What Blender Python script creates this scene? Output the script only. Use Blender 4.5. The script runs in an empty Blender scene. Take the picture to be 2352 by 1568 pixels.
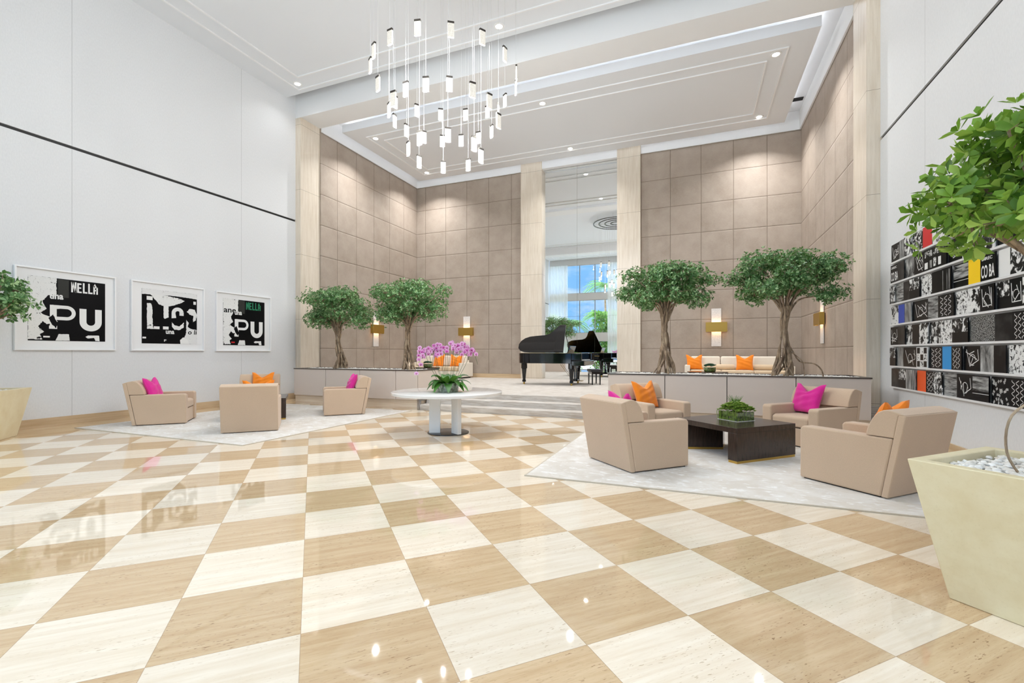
import bpy, math, random
import numpy as np
from mathutils import Vector, Matrix
scene = bpy.context.scene
col = scene.collection
R = math.radians
# ------------------------------------------------------------------ camera
W_, H_ = 2352, 1568
F_, CX, HZ = 1063.0, 1170.0, 809.0
cam_d = bpy.data.cameras.new('camera'); cam = bpy.data.objects.new('camera', cam_d); col.objects.link(cam)
cam.location = (0, 0, 1.4); cam.rotation_euler = (R(90), 0, R(21.9))
cam_d.sensor_width = 36; cam_d.lens = F_ / W_ * 36
cam_d.shift_x = (W_ / 2 - CX) / W_; cam_d.shift_y = (HZ - H_ / 2) / W_
cam_d.clip_start = .05; cam_d.clip_end = 300
scene.camera = cam
vs = scene.view_settings
vs.view_transform = 'Standard'; vs.look = 'None'; vs.gamma = 1; vs.use_curve_mapping = False
vs.exposure = 0.2
# ------------------------------------------------------------------ world
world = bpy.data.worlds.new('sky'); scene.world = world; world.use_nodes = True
wn = world.node_tree; wn.nodes.clear()
def wnode(t, **k):
    n = wn.nodes.new(t)
    for a, b in k.items(): setattr(n, a, b)
    return n
wo = wnode('ShaderNodeOutputWorld'); bg = wnode('ShaderNodeBackground')
tc = wnode('ShaderNodeTexCoord'); sx = wnode('ShaderNodeSeparateXYZ')
cl = wnode('ShaderNodeTexNoise'); cl.inputs['Scale'].default_value = 3.2; cl.inputs['Detail'].default_value = 6; cl.inputs['Roughness'].default_value = .6
mp = wnode('ShaderNodeMapping'); mp.inputs['Scale'].default_value = (1, 1, 2.6)
r1 = wnode('ShaderNodeValToRGB'); r1.color_ramp.elements[0].position = .47; r1.color_ramp.elements[1].position = .66
mx = wnode('ShaderNodeMixRGB'); mx.inputs[1].default_value = (.22, .50, .95, 1); mx.inputs[2].default_value = (1, 1, 1, 1)
hr = wnode('ShaderNodeMapRange'); hr.inputs[1].default_value = .30; hr.inputs[2].default_value = .62; hr.inputs[3].default_value = 1.25; hr.inputs[4].default_value = 6  # upper sky boosted, outside the mirror's view, to light the interior
hm = wnode('ShaderNodeMapRange'); hm.inputs[1].default_value = .30; hm.inputs[2].default_value = .55; hm.inputs[3].default_value = 0; hm.inputs[4].default_value = .75
add = wnode('ShaderNodeMath', operation='MAXIMUM')
L = wn.links.new
L(tc.outputs['Generated'], sx.inputs[0]); L(tc.outputs['Generated'], mp.inputs[0]); L(mp.outputs[0], cl.inputs['Vector'])
L(cl.outputs['Fac'], r1.inputs[0]); L(sx.outputs[2], hm.inputs[0]); L(r1.outputs[0], add.inputs[0]); L(hm.outputs[0], add.inputs[1])
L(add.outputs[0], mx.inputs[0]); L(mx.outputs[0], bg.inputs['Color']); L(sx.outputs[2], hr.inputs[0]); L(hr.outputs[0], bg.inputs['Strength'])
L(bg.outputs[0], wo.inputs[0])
# ------------------------------------------------------------------ room daylight and ceiling lamps
def area(name, loc, rot, size, sy, watt, colr=(1, 1, 1), shape='RECTANGLE', spread=math.pi):
    d = bpy.data.lights.new(name, 'AREA'); d.shape = shape; d.size = size; d.size_y = sy; d.energy = watt; d.color = colr; d.spread = spread
    o = bpy.data.objects.new(name, d); o.location = loc; o.rotation_euler = rot; col.objects.link(o); return o
def portal(name, loc, size, sy):
    o = area(name, loc, (R(90), 0, 0), size, sy, 1); o.data.cycles.is_portal = True
LAMP_W = 6
PEND_W = 15.5
COVE_W = 2.2
ALC_W = 76
SCONCE_W = 1.6
sun_d = bpy.data.lights.new('sun', 'SUN'); sun_d.energy = 5.0; sun_d.angle = R(1); sun_d.color = (1, .95, .86)
sun = bpy.data.objects.new('sun', sun_d); sun.rotation_euler = (R(-38), R(-14), 0); col.objects.link(sun)

# ------------------------------------------------------------------ materials
MATS = {}
class N:
    def __init__(s, name):
        s.m = bpy.data.materials.new(name); s.m.use_nodes = True; s.t = s.m.node_tree; s.t.nodes.clear()
        s.out = s.t.nodes.new('ShaderNodeOutputMaterial'); s.b = s.t.nodes.new('ShaderNodeBsdfPrincipled')
        s.t.links.new(s.b.outputs[0], s.out.inputs[0]); MATS[name] = s.m
    def n(s, ty, **k):
        x = s.t.nodes.new(ty)
        for a, b in k.items(): setattr(x, a, b)
        return x
    def l(s, a, b): s.t.links.new(a, b)
    def val(s, inp, v):
        if isinstance(v, bpy.types.NodeSocket): s.l(v, inp)
        else: inp.default_value = v
    def math(s, op, a, b=0.0, c=0.0):
        x = s.n('ShaderNodeMath', operation=op); s.val(x.inputs[0], a); s.val(x.inputs[1], b); s.val(x.inputs[2], c); return x.outputs[0]
    def mix(s, f, a, b, bt='MIX'):
        x = s.n('ShaderNodeMixRGB', blend_type=bt); s.val(x.inputs[0], f)
        for i, c in ((1, a), (2, b)):
            if isinstance(c, tuple): x.inputs[i].default_value = (*c[:3], 1)
            else: s.l(c, x.inputs[i])
        return x.outputs[0]
    def pos(s):
        g = s.n('ShaderNodeNewGeometry'); return g.outputs['Position']
    def obj(s):
        g = s.n('ShaderNodeTexCoord'); return g.outputs['Object']
    def xyz(s, v):
        x = s.n('ShaderNodeSeparateXYZ'); s.l(v, x.inputs[0]); return x.outputs
    def comb(s, a, b, c):
        x = s.n('ShaderNodeCombineXYZ')
        for i, v in enumerate((a, b, c)): s.val(x.inputs[i], v)
        return x.outputs[0]
    def noise(s, v, sc=1., det=3., rough=.5, dist=0.):
        x = s.n('ShaderNodeTexNoise'); s.l(v, x.inputs['Vector']); x.inputs['Scale'].default_value = sc
        x.inputs['Detail'].default_value = det; x.inputs['Roughness'].default_value = rough; x.inputs['Distortion'].default_value = dist
        return x.outputs['Fac']
    def scale(s, v, k):
        x = s.n('ShaderNodeMapping'); s.l(v, x.inputs[0]); x.inputs['Scale'].default_value = k; return x.outputs[0]
    def white(s, v):
        x = s.n('ShaderNodeTexWhiteNoise', noise_dimensions='3D'); s.l(v, x.inputs[0]); return x.outputs['Value']
    def rng(s, v, a, b, c=0., d=1.):
        x = s.n('ShaderNodeMapRange'); s.l(v, x.inputs[0])
        for i, q in enumerate((a, b, c, d)): x.inputs[i + 1].default_value = q
        return x.outputs[0]
    def bump(s, h, st=.2, di=.01):
        x = s.n('ShaderNodeBump'); s.l(h, x.inputs['Height']); x.inputs['Strength'].default_value = st; x.inputs['Distance'].default_value = di
        s.l(x.outputs[0], s.b.inputs['Normal'])
    def set(s, c=None, r=None, m=None, spec=None, coat=None, em=None, es=None, sss=None, tr=None, alpha=None):
        if c is not None:
            if isinstance(c, tuple): s.b.inputs['Base Color'].default_value = (*c[:3], 1)
            else: s.l(c, s.b.inputs['Base Color'])
        for k, v in (('Roughness', r), ('Metallic', m), ('Specular IOR Level', spec), ('Coat Weight', coat), ('Transmission Weight', tr), ('Alpha', alpha)):
            if v is not None: s.val(s.b.inputs[k], v)
        if em is not None: s.b.inputs['Emission Color'].default_value = (*em, 1); s.b.inputs['Emission Strength'].default_value = es
        return s
def srgb(r, g, b):
    f = lambda c: ((c / 255 + .055) / 1.055) ** 2.4 if c > 10 else c / 255 / 12.92
    return (f(r), f(g), f(b))
def plain(name, c, r=.6, m=0., **k): return N(name).set(c, r, m, **k)

def fabric(name, c, var=.10, sc=420):
    n = N(name); p = n.obj()
    a = n.noise(n.scale(p, (1, 1, .25)), sc, 2); b = n.noise(n.scale(p, (.25, .25, 1)), sc, 2); f = n.math('ADD', a, b)
    big = n.noise(p, 3, 2)
    c2 = tuple(x * (1 - var) for x in c); c1 = tuple(min(1, x * (1 + var * .7)) for x in c)
    n.set(n.mix(n.rng(n.math('ADD', f, n.math('MULTIPLY', big, .4)), .85, 1.55), c2, c1), .85, spec=.15)
    n.b.inputs['Sheen Weight'].default_value = .25; n.b.inputs['Sheen Roughness'].default_value = .6
    n.bump(f, .12, .002); return n
# white walls with vertical joints
def white_wall():
    n = N('white_wall'); p = n.xyz(n.pos()); f = n.noise(n.scale(n.pos(), (1, 1, .35)), 60, 2)
    y = n.math('ABSOLUTE', n.math('SUBTRACT', n.math('FRACT', n.math('DIVIDE', n.math('ADD', p[1], 14.82), 3.64)), .5))
    j = n.math('LESS_THAN', y, .0012)
    n.set(n.mix(j, n.mix(n.rng(f, .3, .7), (.74, .745, .75), (.78, .785, .79)), (.5, .5, .5)), .7, spec=.2); n.bump(f, .03, .002)
white_wall()
plain('ceiling_white', (.79, .81, .84), .75)
plain('moulding_white', (.86, .86, .86), .5)
plain('cornice_white', (.82, .82, .82), .7)
plain('black_gap', (.012, .012, .012), .5)
plain('shadow_gap', (.45, .45, .46), .7)
def travertine(name, base, dark, vert=True, joint=None, rough=.25):
    n = N(name); p = n.pos(); s = (9, 9, .55) if vert else (.5, .5, 12)
    f = n.noise(n.scale(p, s), 2.2, 6, .6, .15); g = n.noise(p, 1.1, 3); h = n.noise(n.scale(p, (s[0] * 3, s[1] * 3, s[2] * 4)), 4, 3)
    c = n.mix(n.rng(f, .3, .75), base, dark)
    c = n.mix(n.math('MULTIPLY', n.rng(g, .35, .7), .35), c, tuple(x * 1.12 for x in base))
    c = n.mix(n.math('MULTIPLY', n.rng(h, .62, .75), .3), c, tuple(x * .7 for x in dark))
    if joint:
        z = n.xyz(p)[2]; q = n.math('ABSOLUTE', n.math('SUBTRACT', n.math('FRACT', n.math('DIVIDE', n.math('ADD', z, joint[1]), joint[0])), .5))
        c = n.mix(n.math('LESS_THAN', q, .002), c, tuple(x * .55 for x in dark))
    n.set(c, rough, spec=.5)
travertine('travertine_column', srgb(228, 217, 201), srgb(208, 193, 172), True, (1.97, .55))
travertine('travertine_column_side', srgb(212, 195, 170), srgb(186, 163, 134), True, (1.97, .55))
travertine('travertine_base', srgb(214, 190, 156), srgb(184, 154, 118), False)
travertine('travertine_skirt', srgb(232, 218, 198), srgb(204, 180, 150), False)
def floor_mat():
    n = N('checker_travertine'); p = n.xyz(n.pos()); s = .6313; ox, oy = -1.8216, 1.7484
    X = n.math('SUBTRACT', p[0], ox); Y = n.math('SUBTRACT', p[1], oy)
    i = n.math('DIVIDE', n.math('ADD', X, Y), s * math.sqrt(2)); j = n.math('DIVIDE', n.math('SUBTRACT', Y, X), s * math.sqrt(2))
    fi = n.math('FLOOR', i); fj = n.math('FLOOR', j)
    par = n.math('FLOORED_MODULO', n.math('ADD', fi, fj), 2.0)
    rnd = n.white(n.comb(fi, fj, 0.0))
    off = n.math('MULTIPLY', rnd, 37.0)
    v = n.comb(n.math('ADD', n.math('MULTIPLY', i, 1.0), off), n.math('MULTIPLY', j, 14.0), off)
    g1 = n.noise(v, .9, 6, .62, .35)
    v2 = n.comb(n.math('ADD', n.math('MULTIPLY', i, 5.0), off), n.math('MULTIPLY', j, 60.0), off)
    g2 = n.noise(v2, 1.6, 4, .7, .2)
    v3 = n.comb(n.math('ADD', n.math('MULTIPLY', i, 18.0), off), n.math('MULTIPLY', j, 85.0), off)
    pit = n.noise(v3, 1.0, 2, .5)
    dens = n.noise(n.comb(n.math('ADD', i, off), n.math('MULTIPLY', j, 3.0), off), 1.3, 3)
    tan = n.mix(n.rng(g1, .33, .68), srgb(216, 190, 154), srgb(199, 168, 130))
    tan = n.mix(n.math('MULTIPLY', n.rng(g2, .52, .75), .4), tan, srgb(170, 134, 94))
    lite = n.mix(n.rng(g1, .36, .68), srgb(244, 232, 214), srgb(231, 214, 190))
    lite = n.mix(n.math('MULTIPLY', n.rng(g2, .54, .78), .28), lite, srgb(205, 180, 145))
    c = n.mix(par, lite, tan)
    pm = n.math('MULTIPLY', n.rng(pit, .645, .70), n.rng(dens, .40, .60))
    c = n.mix(n.math('MULTIPLY', pm, .75), c, n.mix(par, srgb(178, 150, 112), srgb(120, 84, 50)))
    tone = n.rng(rnd, 0, 1, -.06, .06)
    hsv = n.n('ShaderNodeHueSaturation'); n.l(c, hsv.inputs['Color']); n.l(n.math('ADD', tone, 1.0), hsv.inputs['Value']); c = hsv.outputs[0]
    ji = n.math('ABSOLUTE', n.math('SUBTRACT', n.math('FRACT', i), .5)); jj = n.math('ABSOLUTE', n.math('SUBTRACT', n.math('FRACT', j), .5))
    jt = n.math('GREATER_THAN', n.math('MAXIMUM', ji, jj), .4972)
    c = n.mix(n.math('MULTIPLY', jt, .55), c, srgb(150, 120, 84))
    # plain border along the side walls
    b = n.math('LESS_THAN', p[0], -10.35); b2 = n.math('GREATER_THAN', p[0], 2.75); bb = n.math('MAXIMUM', b, b2)
    bv = n.noise(n.scale(n.pos(), (14, 1.2, 1)), 1.5, 5, .6)
    c = n.mix(bb, c, n.mix(n.rng(bv, .35, .7), srgb(232, 208, 174), srgb(206, 174, 134)))
    n.set(c, .035, spec=.6)
floor_mat()
def carpet_mat():
    n = N('streaked_carpet'); p = n.pos()
    a = n.noise(n.scale(p, (1.6, 11, 22)), 2.2, 4, .6, .4); b = n.noise(p, 300, 2); c0 = n.noise(n.scale(p, (.5, 3, 3)), 2, 3)
    c = n.mix(n.rng(a, .38, .64), srgb(180, 169, 157), srgb(214, 208, 201)); c = n.mix(n.math('MULTIPLY', n.rng(c0, .4, .7), .4), c, srgb(204, 198, 190))
    n.set(c, .95, spec=.1); n.bump(b, .3, .004)
carpet_mat()
def rug_mat(name, a, b):
    n = N(name); p = n.obj(); f = n.noise(p, 3.2, 4, .62, .6); g = n.noise(n.scale(p, (1, 2.2, 1)), 7, 3, .6, .8); h = n.noise(p, 260, 2)
    c = n.mix(n.rng(g, .56, .64), a, b); c = n.mix(n.math('MULTIPLY', n.rng(f, .42, .6), .45), c, b)
    n.set(c, n.rng(g, .5, .66, .9, .5), spec=.25); n.b.inputs['Sheen Weight'].default_value = .3; n.bump(h, .25, .003)
rug_mat('silk_rug', srgb(214, 205, 193), srgb(242, 239, 235))
plain('rug_binding', srgb(196, 184, 166), .9)
def panel_mat(name, axis, off, pitch):
    n = N(name); p = n.xyz(n.pos()); h = p[0 if axis == 'x' else 1]
    u = n.math('DIVIDE', n.math('SUBTRACT', h, off), pitch); z = n.math('DIVIDE', n.math('SUBTRACT', p[2], .54), .981)
    ju = n.math('ABSOLUTE', n.math('SUBTRACT', n.math('FRACT', u), .5)); jz = n.math('ABSOLUTE', n.math('SUBTRACT', n.math('FRACT', z), .5))
    m = n.math('MAXIMUM', ju, jz); j = n.rng(m, .492, .497)
    rnd = n.white(n.comb(n.math('FLOOR', u), n.math('FLOOR', z), 1.0))
    g = n.noise(n.scale(n.pos(), (3, 3, 18)), 6, 4); g2 = n.noise(n.pos(), 2.2, 4, .6); f = n.noise(n.pos(), 220, 2)
    c = n.mix(n.rng(g2, .35, .7), srgb(172, 159, 146), srgb(156, 142, 128)); c = n.mix(n.math('MULTIPLY', n.rng(g, .4, .7), .35), c, srgb(186, 171, 158))
    c = n.mix(n.math('MULTIPLY', rnd, .28), c, srgb(188, 173, 160)); c = n.mix(j, c, srgb(104, 90, 76))
    n.set(c, .6, spec=.25)
    n.bump(n.math('SUBTRACT', n.math('MULTIPLY', f, .1), n.rng(m, .47, .5)), .5, .015)
panel_mat('leather_panel_back', 'x', -1.79, .983)
panel_mat('leather_panel_side', 'y', 12.14, .945)
plain('planter_board', srgb(214, 200, 188), .34, spec=.45)
plain('planter_lip', srgb(96, 88, 82), .3, .6)
plain('seam_dark', srgb(92, 82, 76), .5)
plain('steel', (.42, .41, .40), .22, 1.)
plain('soil', (.02, .018, .016), .9)
def pebble(name):
    n = N(name); o = n.n('ShaderNodeNewGeometry'); f = n.noise(n.pos(), 18, 4)
    c = n.mix(o.outputs['Random Per Island'], srgb(248, 246, 242), srgb(224, 218, 208)); c = n.mix(n.math('MULTIPLY', n.rng(f, .55, .75), .5), c, srgb(190, 160, 126)); n.set(c, .6)
pebble('white_pebble')
fabric('chair_fabric', srgb(204, 177, 150), .10)
fabric('sofa_fabric', srgb(238, 228, 212), .04)
fabric('sofa_tan_fabric', srgb(224, 200, 168), .05)
fabric('magenta_silk', srgb(226, 40, 150), .08, 260)
fabric('orange_silk', srgb(250, 140, 30), .07, 260)
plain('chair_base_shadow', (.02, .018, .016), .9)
def wood():
    n = N('espresso_wood'); p = n.obj(); f = n.noise(n.scale(p, (1, 1, .12)), 60, 4); n.set(n.mix(n.rng(f, .3, .7), srgb(46, 36, 31), srgb(68, 54, 46)), .2, spec=.4, coat=.1)
wood()
plain('brass', srgb(206, 172, 92), .28, 1.)
plain('satin_brass', srgb(190, 158, 84), .42, 1.)
plain('white_lacquer', (.86, .85, .83), .12, spec=.5, coat=.5)
plain('dark_metal', (.10, .10, .105), .25, 1.)
plain('piano_black', (.003, .003, .004), .05, spec=.45, coat=.15)
plain('piano_dark', (.012, .012, .014), .35)
plain('piano_plate', srgb(180, 140, 60), .35, .9)
plain('key_white', (.85, .84, .8), .2)
plain('bench_pad', (.012, .012, .014), .4)
plain('frame_white', (.88, .88, .88), .3)
plain('mat_board', (.84, .84, .835), .8)
plain('ink_black', (.004, .004, .005), .35, spec=.12)
plain('ink_white', (.82, .82, .80), .5)
plain('ink_grey', (.035, .036, .032), .5, spec=.15)
plain('ink_green', srgb(36, 130, 92), .5)
plain('ink_red', srgb(214, 30, 34), .45)
plain('ledge_white', (.85, .85, .85), .35)
plain('c_yellow', srgb(252, 208, 14), .45); plain('c_blue', srgb(30, 66, 170), .45); plain('c_sky', srgb(26, 146, 216), .45); plain('c_orange', srgb(246, 92, 26), .45); plain('c_red', srgb(208, 26, 34), .45); plain('c_white', (.82, .82, .8), .5)
def torn(name, sc, lo, hi, a=(.80, .80, .78), b=(.01, .01, .01)):
    n = N(name); p = n.pos(); f = n.noise(p, sc, 6, .62, .8); g = n.noise(p, sc * 6, 4, .7)
    c = n.mix(n.rng(f, lo, hi), a, b); c = n.mix(n.math('MULTIPLY', n.rng(g, .6, .68), .5), c, b); n.set(c, .4, spec=.15)
torn('torn_paper', 7, .62, .66); torn('paper_scuffed', 16, .66, .74, (.78, .78, .77), (.1, .1, .1))
torn('photo_a', 9, .46, .52); torn('photo_b', 14, .42, .50); torn('photo_c', 6, .50, .56); torn('photo_d', 22, .52, .58)
def smear(name, k):
    n = N(name); p = n.pos(); f = n.noise(n.scale(p, k), 4, 5, .6, .5); n.set(n.mix(n.rng(f, .35, .72), (.006, .006, .006), (.62, .62, .6)), .35, spec=.12)
smear('photo_vertical', (7, 7, .8)); smear('photo_horizontal', (1, 1, 9)); smear('photo_smoke', (2, 2, 1))
n = N('photo_speckle'); f = n.noise(n.pos(), 90, 2); n.set(n.mix(n.rng(f, .5, .56), (.01, .01, .01), (.42, .42, .4)), .4, spec=.12)
n = N('photo_dark'); f = n.noise(n.pos(), 5, 4); n.set(n.mix(n.rng(f, .45, .8), (.005, .005, .006), (.05, .05, .05)), .3, spec=.12)
def leafm(name, a, b, c, tr=.25):
    n = N(name); t = n.n('ShaderNodeAttribute', attribute_name='tint'); f = n.rng(t.outputs['Fac'], 0., .6); g = n.rng(t.outputs['Fac'], .6, 1.)
    k = n.mix(g, n.mix(f, a, b), c); n.set(k, .38, spec=.45)
    tl = n.n('ShaderNodeBsdfTranslucent'); n.l(n.mix(.35, k, (.35, .6, .08)), tl.inputs[0]); ms = n.n('ShaderNodeMixShader'); ms.inputs[0].default_value = tr
    n.l(n.b.outputs[0], ms.inputs[1]); n.l(tl.outputs[0], ms.inputs[2]); n.l(ms.outputs[0], n.out.inputs[0])
leafm('ficus_leaf', srgb(44, 84, 46), srgb(92, 140, 82), srgb(176, 206, 152))
leafm('ficus_leaf_bright', srgb(66, 108, 28), srgb(126, 166, 58), srgb(184, 212, 104))
leafm('palm_leaf', srgb(40, 100, 40), srgb(90, 150, 60), srgb(160, 200, 110), .4)
leafm('orchid_leaf', srgb(30, 78, 26), srgb(64, 122, 44), srgb(120, 170, 80), .12)
leafm('succulent_leaf', srgb(84, 124, 40), srgb(142, 176, 70), srgb(214, 224, 130), .15)
leafm('agave_leaf', srgb(40, 74, 64), srgb(84, 124, 106), srgb(140, 172, 150), .05)
def barkm():
    n = N('bark'); p = n.obj(); f = n.noise(n.scale(p, (1, 1, .25)), 24, 5, .6, .6); g = n.noise(p, 7, 3)
    c = n.mix(n.rng(f, .3, .72), srgb(78, 58, 44), srgb(190, 164, 134)); c = n.mix(n.math('MULTIPLY', n.rng(g, .5, .7), .5), c, srgb(198, 178, 150)); n.set(c, .8); n.bump(f, .6, .02)
barkm()
def petal():
    n = N('orchid_petal'); t = n.n('ShaderNodeAttribute', attribute_name='tint'); c = n.mix(n.rng(t.outputs['Fac'], .35, 1.), srgb(204, 50, 176), srgb(246, 206, 238)); n.set(c, .5)
    tl = n.n('ShaderNodeBsdfTranslucent'); n.l(c, tl.inputs[0]); ms = n.n('ShaderNodeMixShader'); ms.inputs[0].default_value = .3
    n.l(n.b.outputs[0], ms.inputs[1]); n.l(tl.outputs[0], ms.inputs[2]); n.l(ms.outputs[0], n.out.inputs[0])
petal()
plain('orchid_lip', srgb(150, 10, 84), .4)
plain('green_stem', srgb(66, 92, 48), .5)
def glassgreen():
    n = N('moss_glass'); f = n.noise(n.obj(), 26, 5, .6); n.set(n.mix(n.rng(f, .35, .7), srgb(36, 56, 14), srgb(112, 140, 44)), .06, spec=.8, coat=1.)
glassgreen()
n = N('clear_pot'); f = n.noise(n.obj(), 22, 4); n.set(n.mix(n.rng(f, .4, .65), srgb(96, 104, 76), srgb(176, 184, 160)), .06, spec=.7, coat=1.)
def potm():
    n = N('cream_pot'); p = n.obj(); f = n.noise(p, 5, 5, .6); g = n.noise(p, 80, 3); c = n.mix(n.rng(f, .35, .7), srgb(234, 222, 188), srgb(224, 208, 168)); c = n.mix(n.math('MULTIPLY', n.rng(g, .6, .8), .2), c, srgb(196, 184, 140)); n.set(c, .5, spec=.35)
potm()
plain('pendant_cap', (.10, .09, .08), .3, .9)
def pend():
    n = N('pendant_glass'); f = n.n('ShaderNodeTexVoronoi'); n.l(n.obj(), f.inputs['Vector']); f.inputs['Scale'].default_value = 130
    c = n.mix(n.rng(f.outputs['Distance'], .1, .6), (1, .97, .88), (.62, .58, .5)); n.set((.35, .34, .32), .15)
    n.l(c, n.b.inputs['Emission Color']); n.b.inputs['Emission Strength'].default_value = .80
pend()
plain('cable', (.72, .72, .72), .4, .3)
plain('lamp_face', (1, 1, 1), .5, em=(1, .98, .93), es=14)
plain('lamp_trim', (.85, .85, .85), .5)
n = N('sconce_alabaster'); f = n.noise(n.obj(), 40, 4); n.set(n.mix(n.rng(f, .35, .65), (.80, .78, .76), (.66, .64, .63)), .5); n.bump(f, .2, .005)
plain('sconce_glow', (1, .8, .55), .5, em=(1, .62, .30), es=2.5)
plain('back_black', (.01, .01, .01), .5)
plain('curtain_rod', (.6, .6, .6), .4)
plain('window_frame', (.32, .33, .34), .4, .5)
plain('spandrel', (.62, .61, .59), .6)
n = N('mirror_glass'); n.set((.86, .88, .88), .0, 1.)
def sheer():
    n = N('sheer_curtain'); n.set((.86, .86, .82), .8); tr = n.n('ShaderNodeBsdfTransparent'); tl = n.n('ShaderNodeBsdfTranslucent'); tl.inputs[0].default_value = (.9, .9, .86, 1)
    m1 = n.n('ShaderNodeMixShader'); m1.inputs[0].default_value = .55; n.l(n.b.outputs[0], m1.inputs[1]); n.l(tl.outputs[0], m1.inputs[2])
    m2 = n.n('ShaderNodeMixShader'); m2.inputs[0].default_value = .28; n.l(m1.outputs[0], m2.inputs[1]); n.l(tr.outputs[0], m2.inputs[2]); n.l(m2.outputs[0], n.out.inputs[0])
sheer()
def wglass():
    n = N('window_glass'); tr = n.n('ShaderNodeBsdfTransparent'); tr.inputs[0].default_value = (.93, .96, .96, 1); gl = n.n('ShaderNodeBsdfGlossy'); gl.inputs['Roughness'].default_value = .0
    m = n.n('ShaderNodeMixShader'); m.inputs[0].default_value = .05; n.l(tr.outputs[0], m.inputs[1]); n.l(gl.outputs[0], m.inputs[2]); n.l(m.outputs[0], n.out.inputs[0])
wglass()
n = N('paving'); f = n.noise(n.pos(), 2, 5); n.set(n.mix(n.rng(f, .3, .7), (.62, .62, .62), (.74, .73, .72)), .9)  # ground made pale and neutral for the light it bounces indoors
M = MATS

# ------------------------------------------------------------------ mesh helpers
class MB:
    def __init__(s): s.v = []; s.f = []; s.mi = []; s.cur = 0; s.tint = []
    def add(s, vs, fs, mi=None, tint=None):
        o = len(s.v); s.v += [tuple(v) for v in vs]; s.f += [tuple(i + o for i in f) for f in fs]; s.mi += [s.cur if mi is None else mi] * len(fs)
        s.tint += [0.5 if tint is None else tint] * len(vs) if not isinstance(tint, (list, tuple)) else list(tint)
        return s
    def box(s, a, b, mi=None):
        x0, y0, z0 = a; x1, y1, z1 = b
        v = [(x0, y0, z0), (x1, y0, z0), (x1, y1, z0), (x0, y1, z0), (x0, y0, z1), (x1, y0, z1), (x1, y1, z1), (x0, y1, z1)]
        return s.add(v, [(0, 3, 2, 1), (4, 5, 6, 7), (0, 1, 5, 4), (1, 2, 6, 5), (2, 3, 7, 6), (3, 0, 4, 7)], mi)
    def prism(s, poly, z0, z1, mi=None, mat=None):
        n = len(poly); v = [(x, y, z0) for x, y in poly] + [(x, y, z1) for x, y in poly]
        if mat: v = [tuple(mat @ Vector(p)) for p in v]
        return s.add(v, [tuple(range(n - 1, -1, -1)), tuple(range(n, 2 * n))] + [(i, (i + 1) % n, n + (i + 1) % n, n + i) for i in range(n)], mi)
    def frustum(s, c, ra, za, rb, zb, n=4, rot=0., mi=None, caps=True):
        v = []
        for r, z in ((ra, za), (rb, zb)):
            for k in range(n):
                a = rot + 2 * math.pi * k / n; v.append((c[0] + r * math.cos(a), c[1] + r * math.sin(a), z))
        f = [(k, (k + 1) % n, n + (k + 1) % n, n + k) for k in range(n)]
        if caps: f += [tuple(range(n - 1, -1, -1)), tuple(range(n, 2 * n))]
        return s.add(v, f, mi)
    def lathe(s, c, prof, n=32, mi=None):
        v = []; f = []
        for r, z in prof:
            for k in range(n):
                a = 2 * math.pi * k / n; v.append((c[0] + r * math.cos(a), c[1] + r * math.sin(a), c[2] + z))
        for i in range(len(prof) - 1):
            for k in range(n): f.append((i * n + k, i * n + (k + 1) % n, (i + 1) * n + (k + 1) % n, (i + 1) * n + k))
        f.append(tuple(range(n - 1, -1, -1))); f.append(tuple(range((len(prof) - 1) * n, len(prof) * n)))
        return s.add(v, f, mi)
    def tube(s, pts, rad, n=8, mi=None, tint=None):
        pts = [Vector(p) for p in pts]; m = len(pts)
        if not isinstance(rad, (list, tuple)): rad = [rad] * m
        v = []; f = []; up = Vector((0, 0, 1)); prev = None
        for i, p in enumerate(pts):
            t = (pts[min(i + 1, m - 1)] - pts[max(i - 1, 0)])
            if t.length < 1e-9: t = Vector((0, 0, 1))
            t.normalize()
            if prev is None: a = t.cross(up if abs(t.z) < .95 else Vector((1, 0, 0))).normalized()
            else: a = (prev - t * prev.dot(t)).normalized()
            prev = a; b = t.cross(a)
            for k in range(n):
                w = 2 * math.pi * k / n; v.append(p + (a * math.cos(w) + b * math.sin(w)) * rad[i])
        for i in range(m - 1):
            for k in range(n): f.append((i * n + k, i * n + (k + 1) % n, (i + 1) * n + (k + 1) % n, (i + 1) * n + k))
        f.append(tuple(range(n - 1, -1, -1))); f.append(tuple(range((m - 1) * n, m * n)))
        return s.add(v, f, mi, tint)
    def grid(s, fn, nu, nv, mi=None):
        v = [fn(i / nu, j / nv) for j in range(nv + 1) for i in range(nu + 1)]
        f = [(j * (nu + 1) + i, j * (nu + 1) + i + 1, (j + 1) * (nu + 1) + i + 1, (j + 1) * (nu + 1) + i) for j in range(nv) for i in range(nu)]
        return s.add(v, f, mi)
    def xf(s, mat): s.v = [tuple(mat @ Vector(p)) for p in s.v]; return s
    def build(s, name, mats, parent=None, smooth=False, bevel=0, seg=2, angle=35, tint=False, loc=None):
        me = bpy.data.meshes.new(name); me.from_pydata(s.v, [], s.f)
        for m in (mats if isinstance(mats, (list, tuple)) else [mats]): me.materials.append(M[m])
        if len(me.materials) > 1: me.polygons.foreach_set('material_index', s.mi)
        if tint:
            at = me.attributes.new('tint', 'FLOAT', 'POINT'); at.data.foreach_set('value', s.tint)
        if smooth or bevel:
            me.polygons.foreach_set('use_smooth', [True] * len(me.polygons))
            try: me.set_sharp_from_angle(angle=R(angle))
            except Exception: pass
        me.update(); o = bpy.data.objects.new(name, me); col.objects.link(o)
        if bevel:
            b = o.modifiers.new('bevel', 'BEVEL'); b.width = bevel; b.segments = seg; b.limit_method = 'ANGLE'; b.angle_limit = R(30)
        if parent: o.parent = parent
        if loc: o.location = loc
        return o
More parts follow.
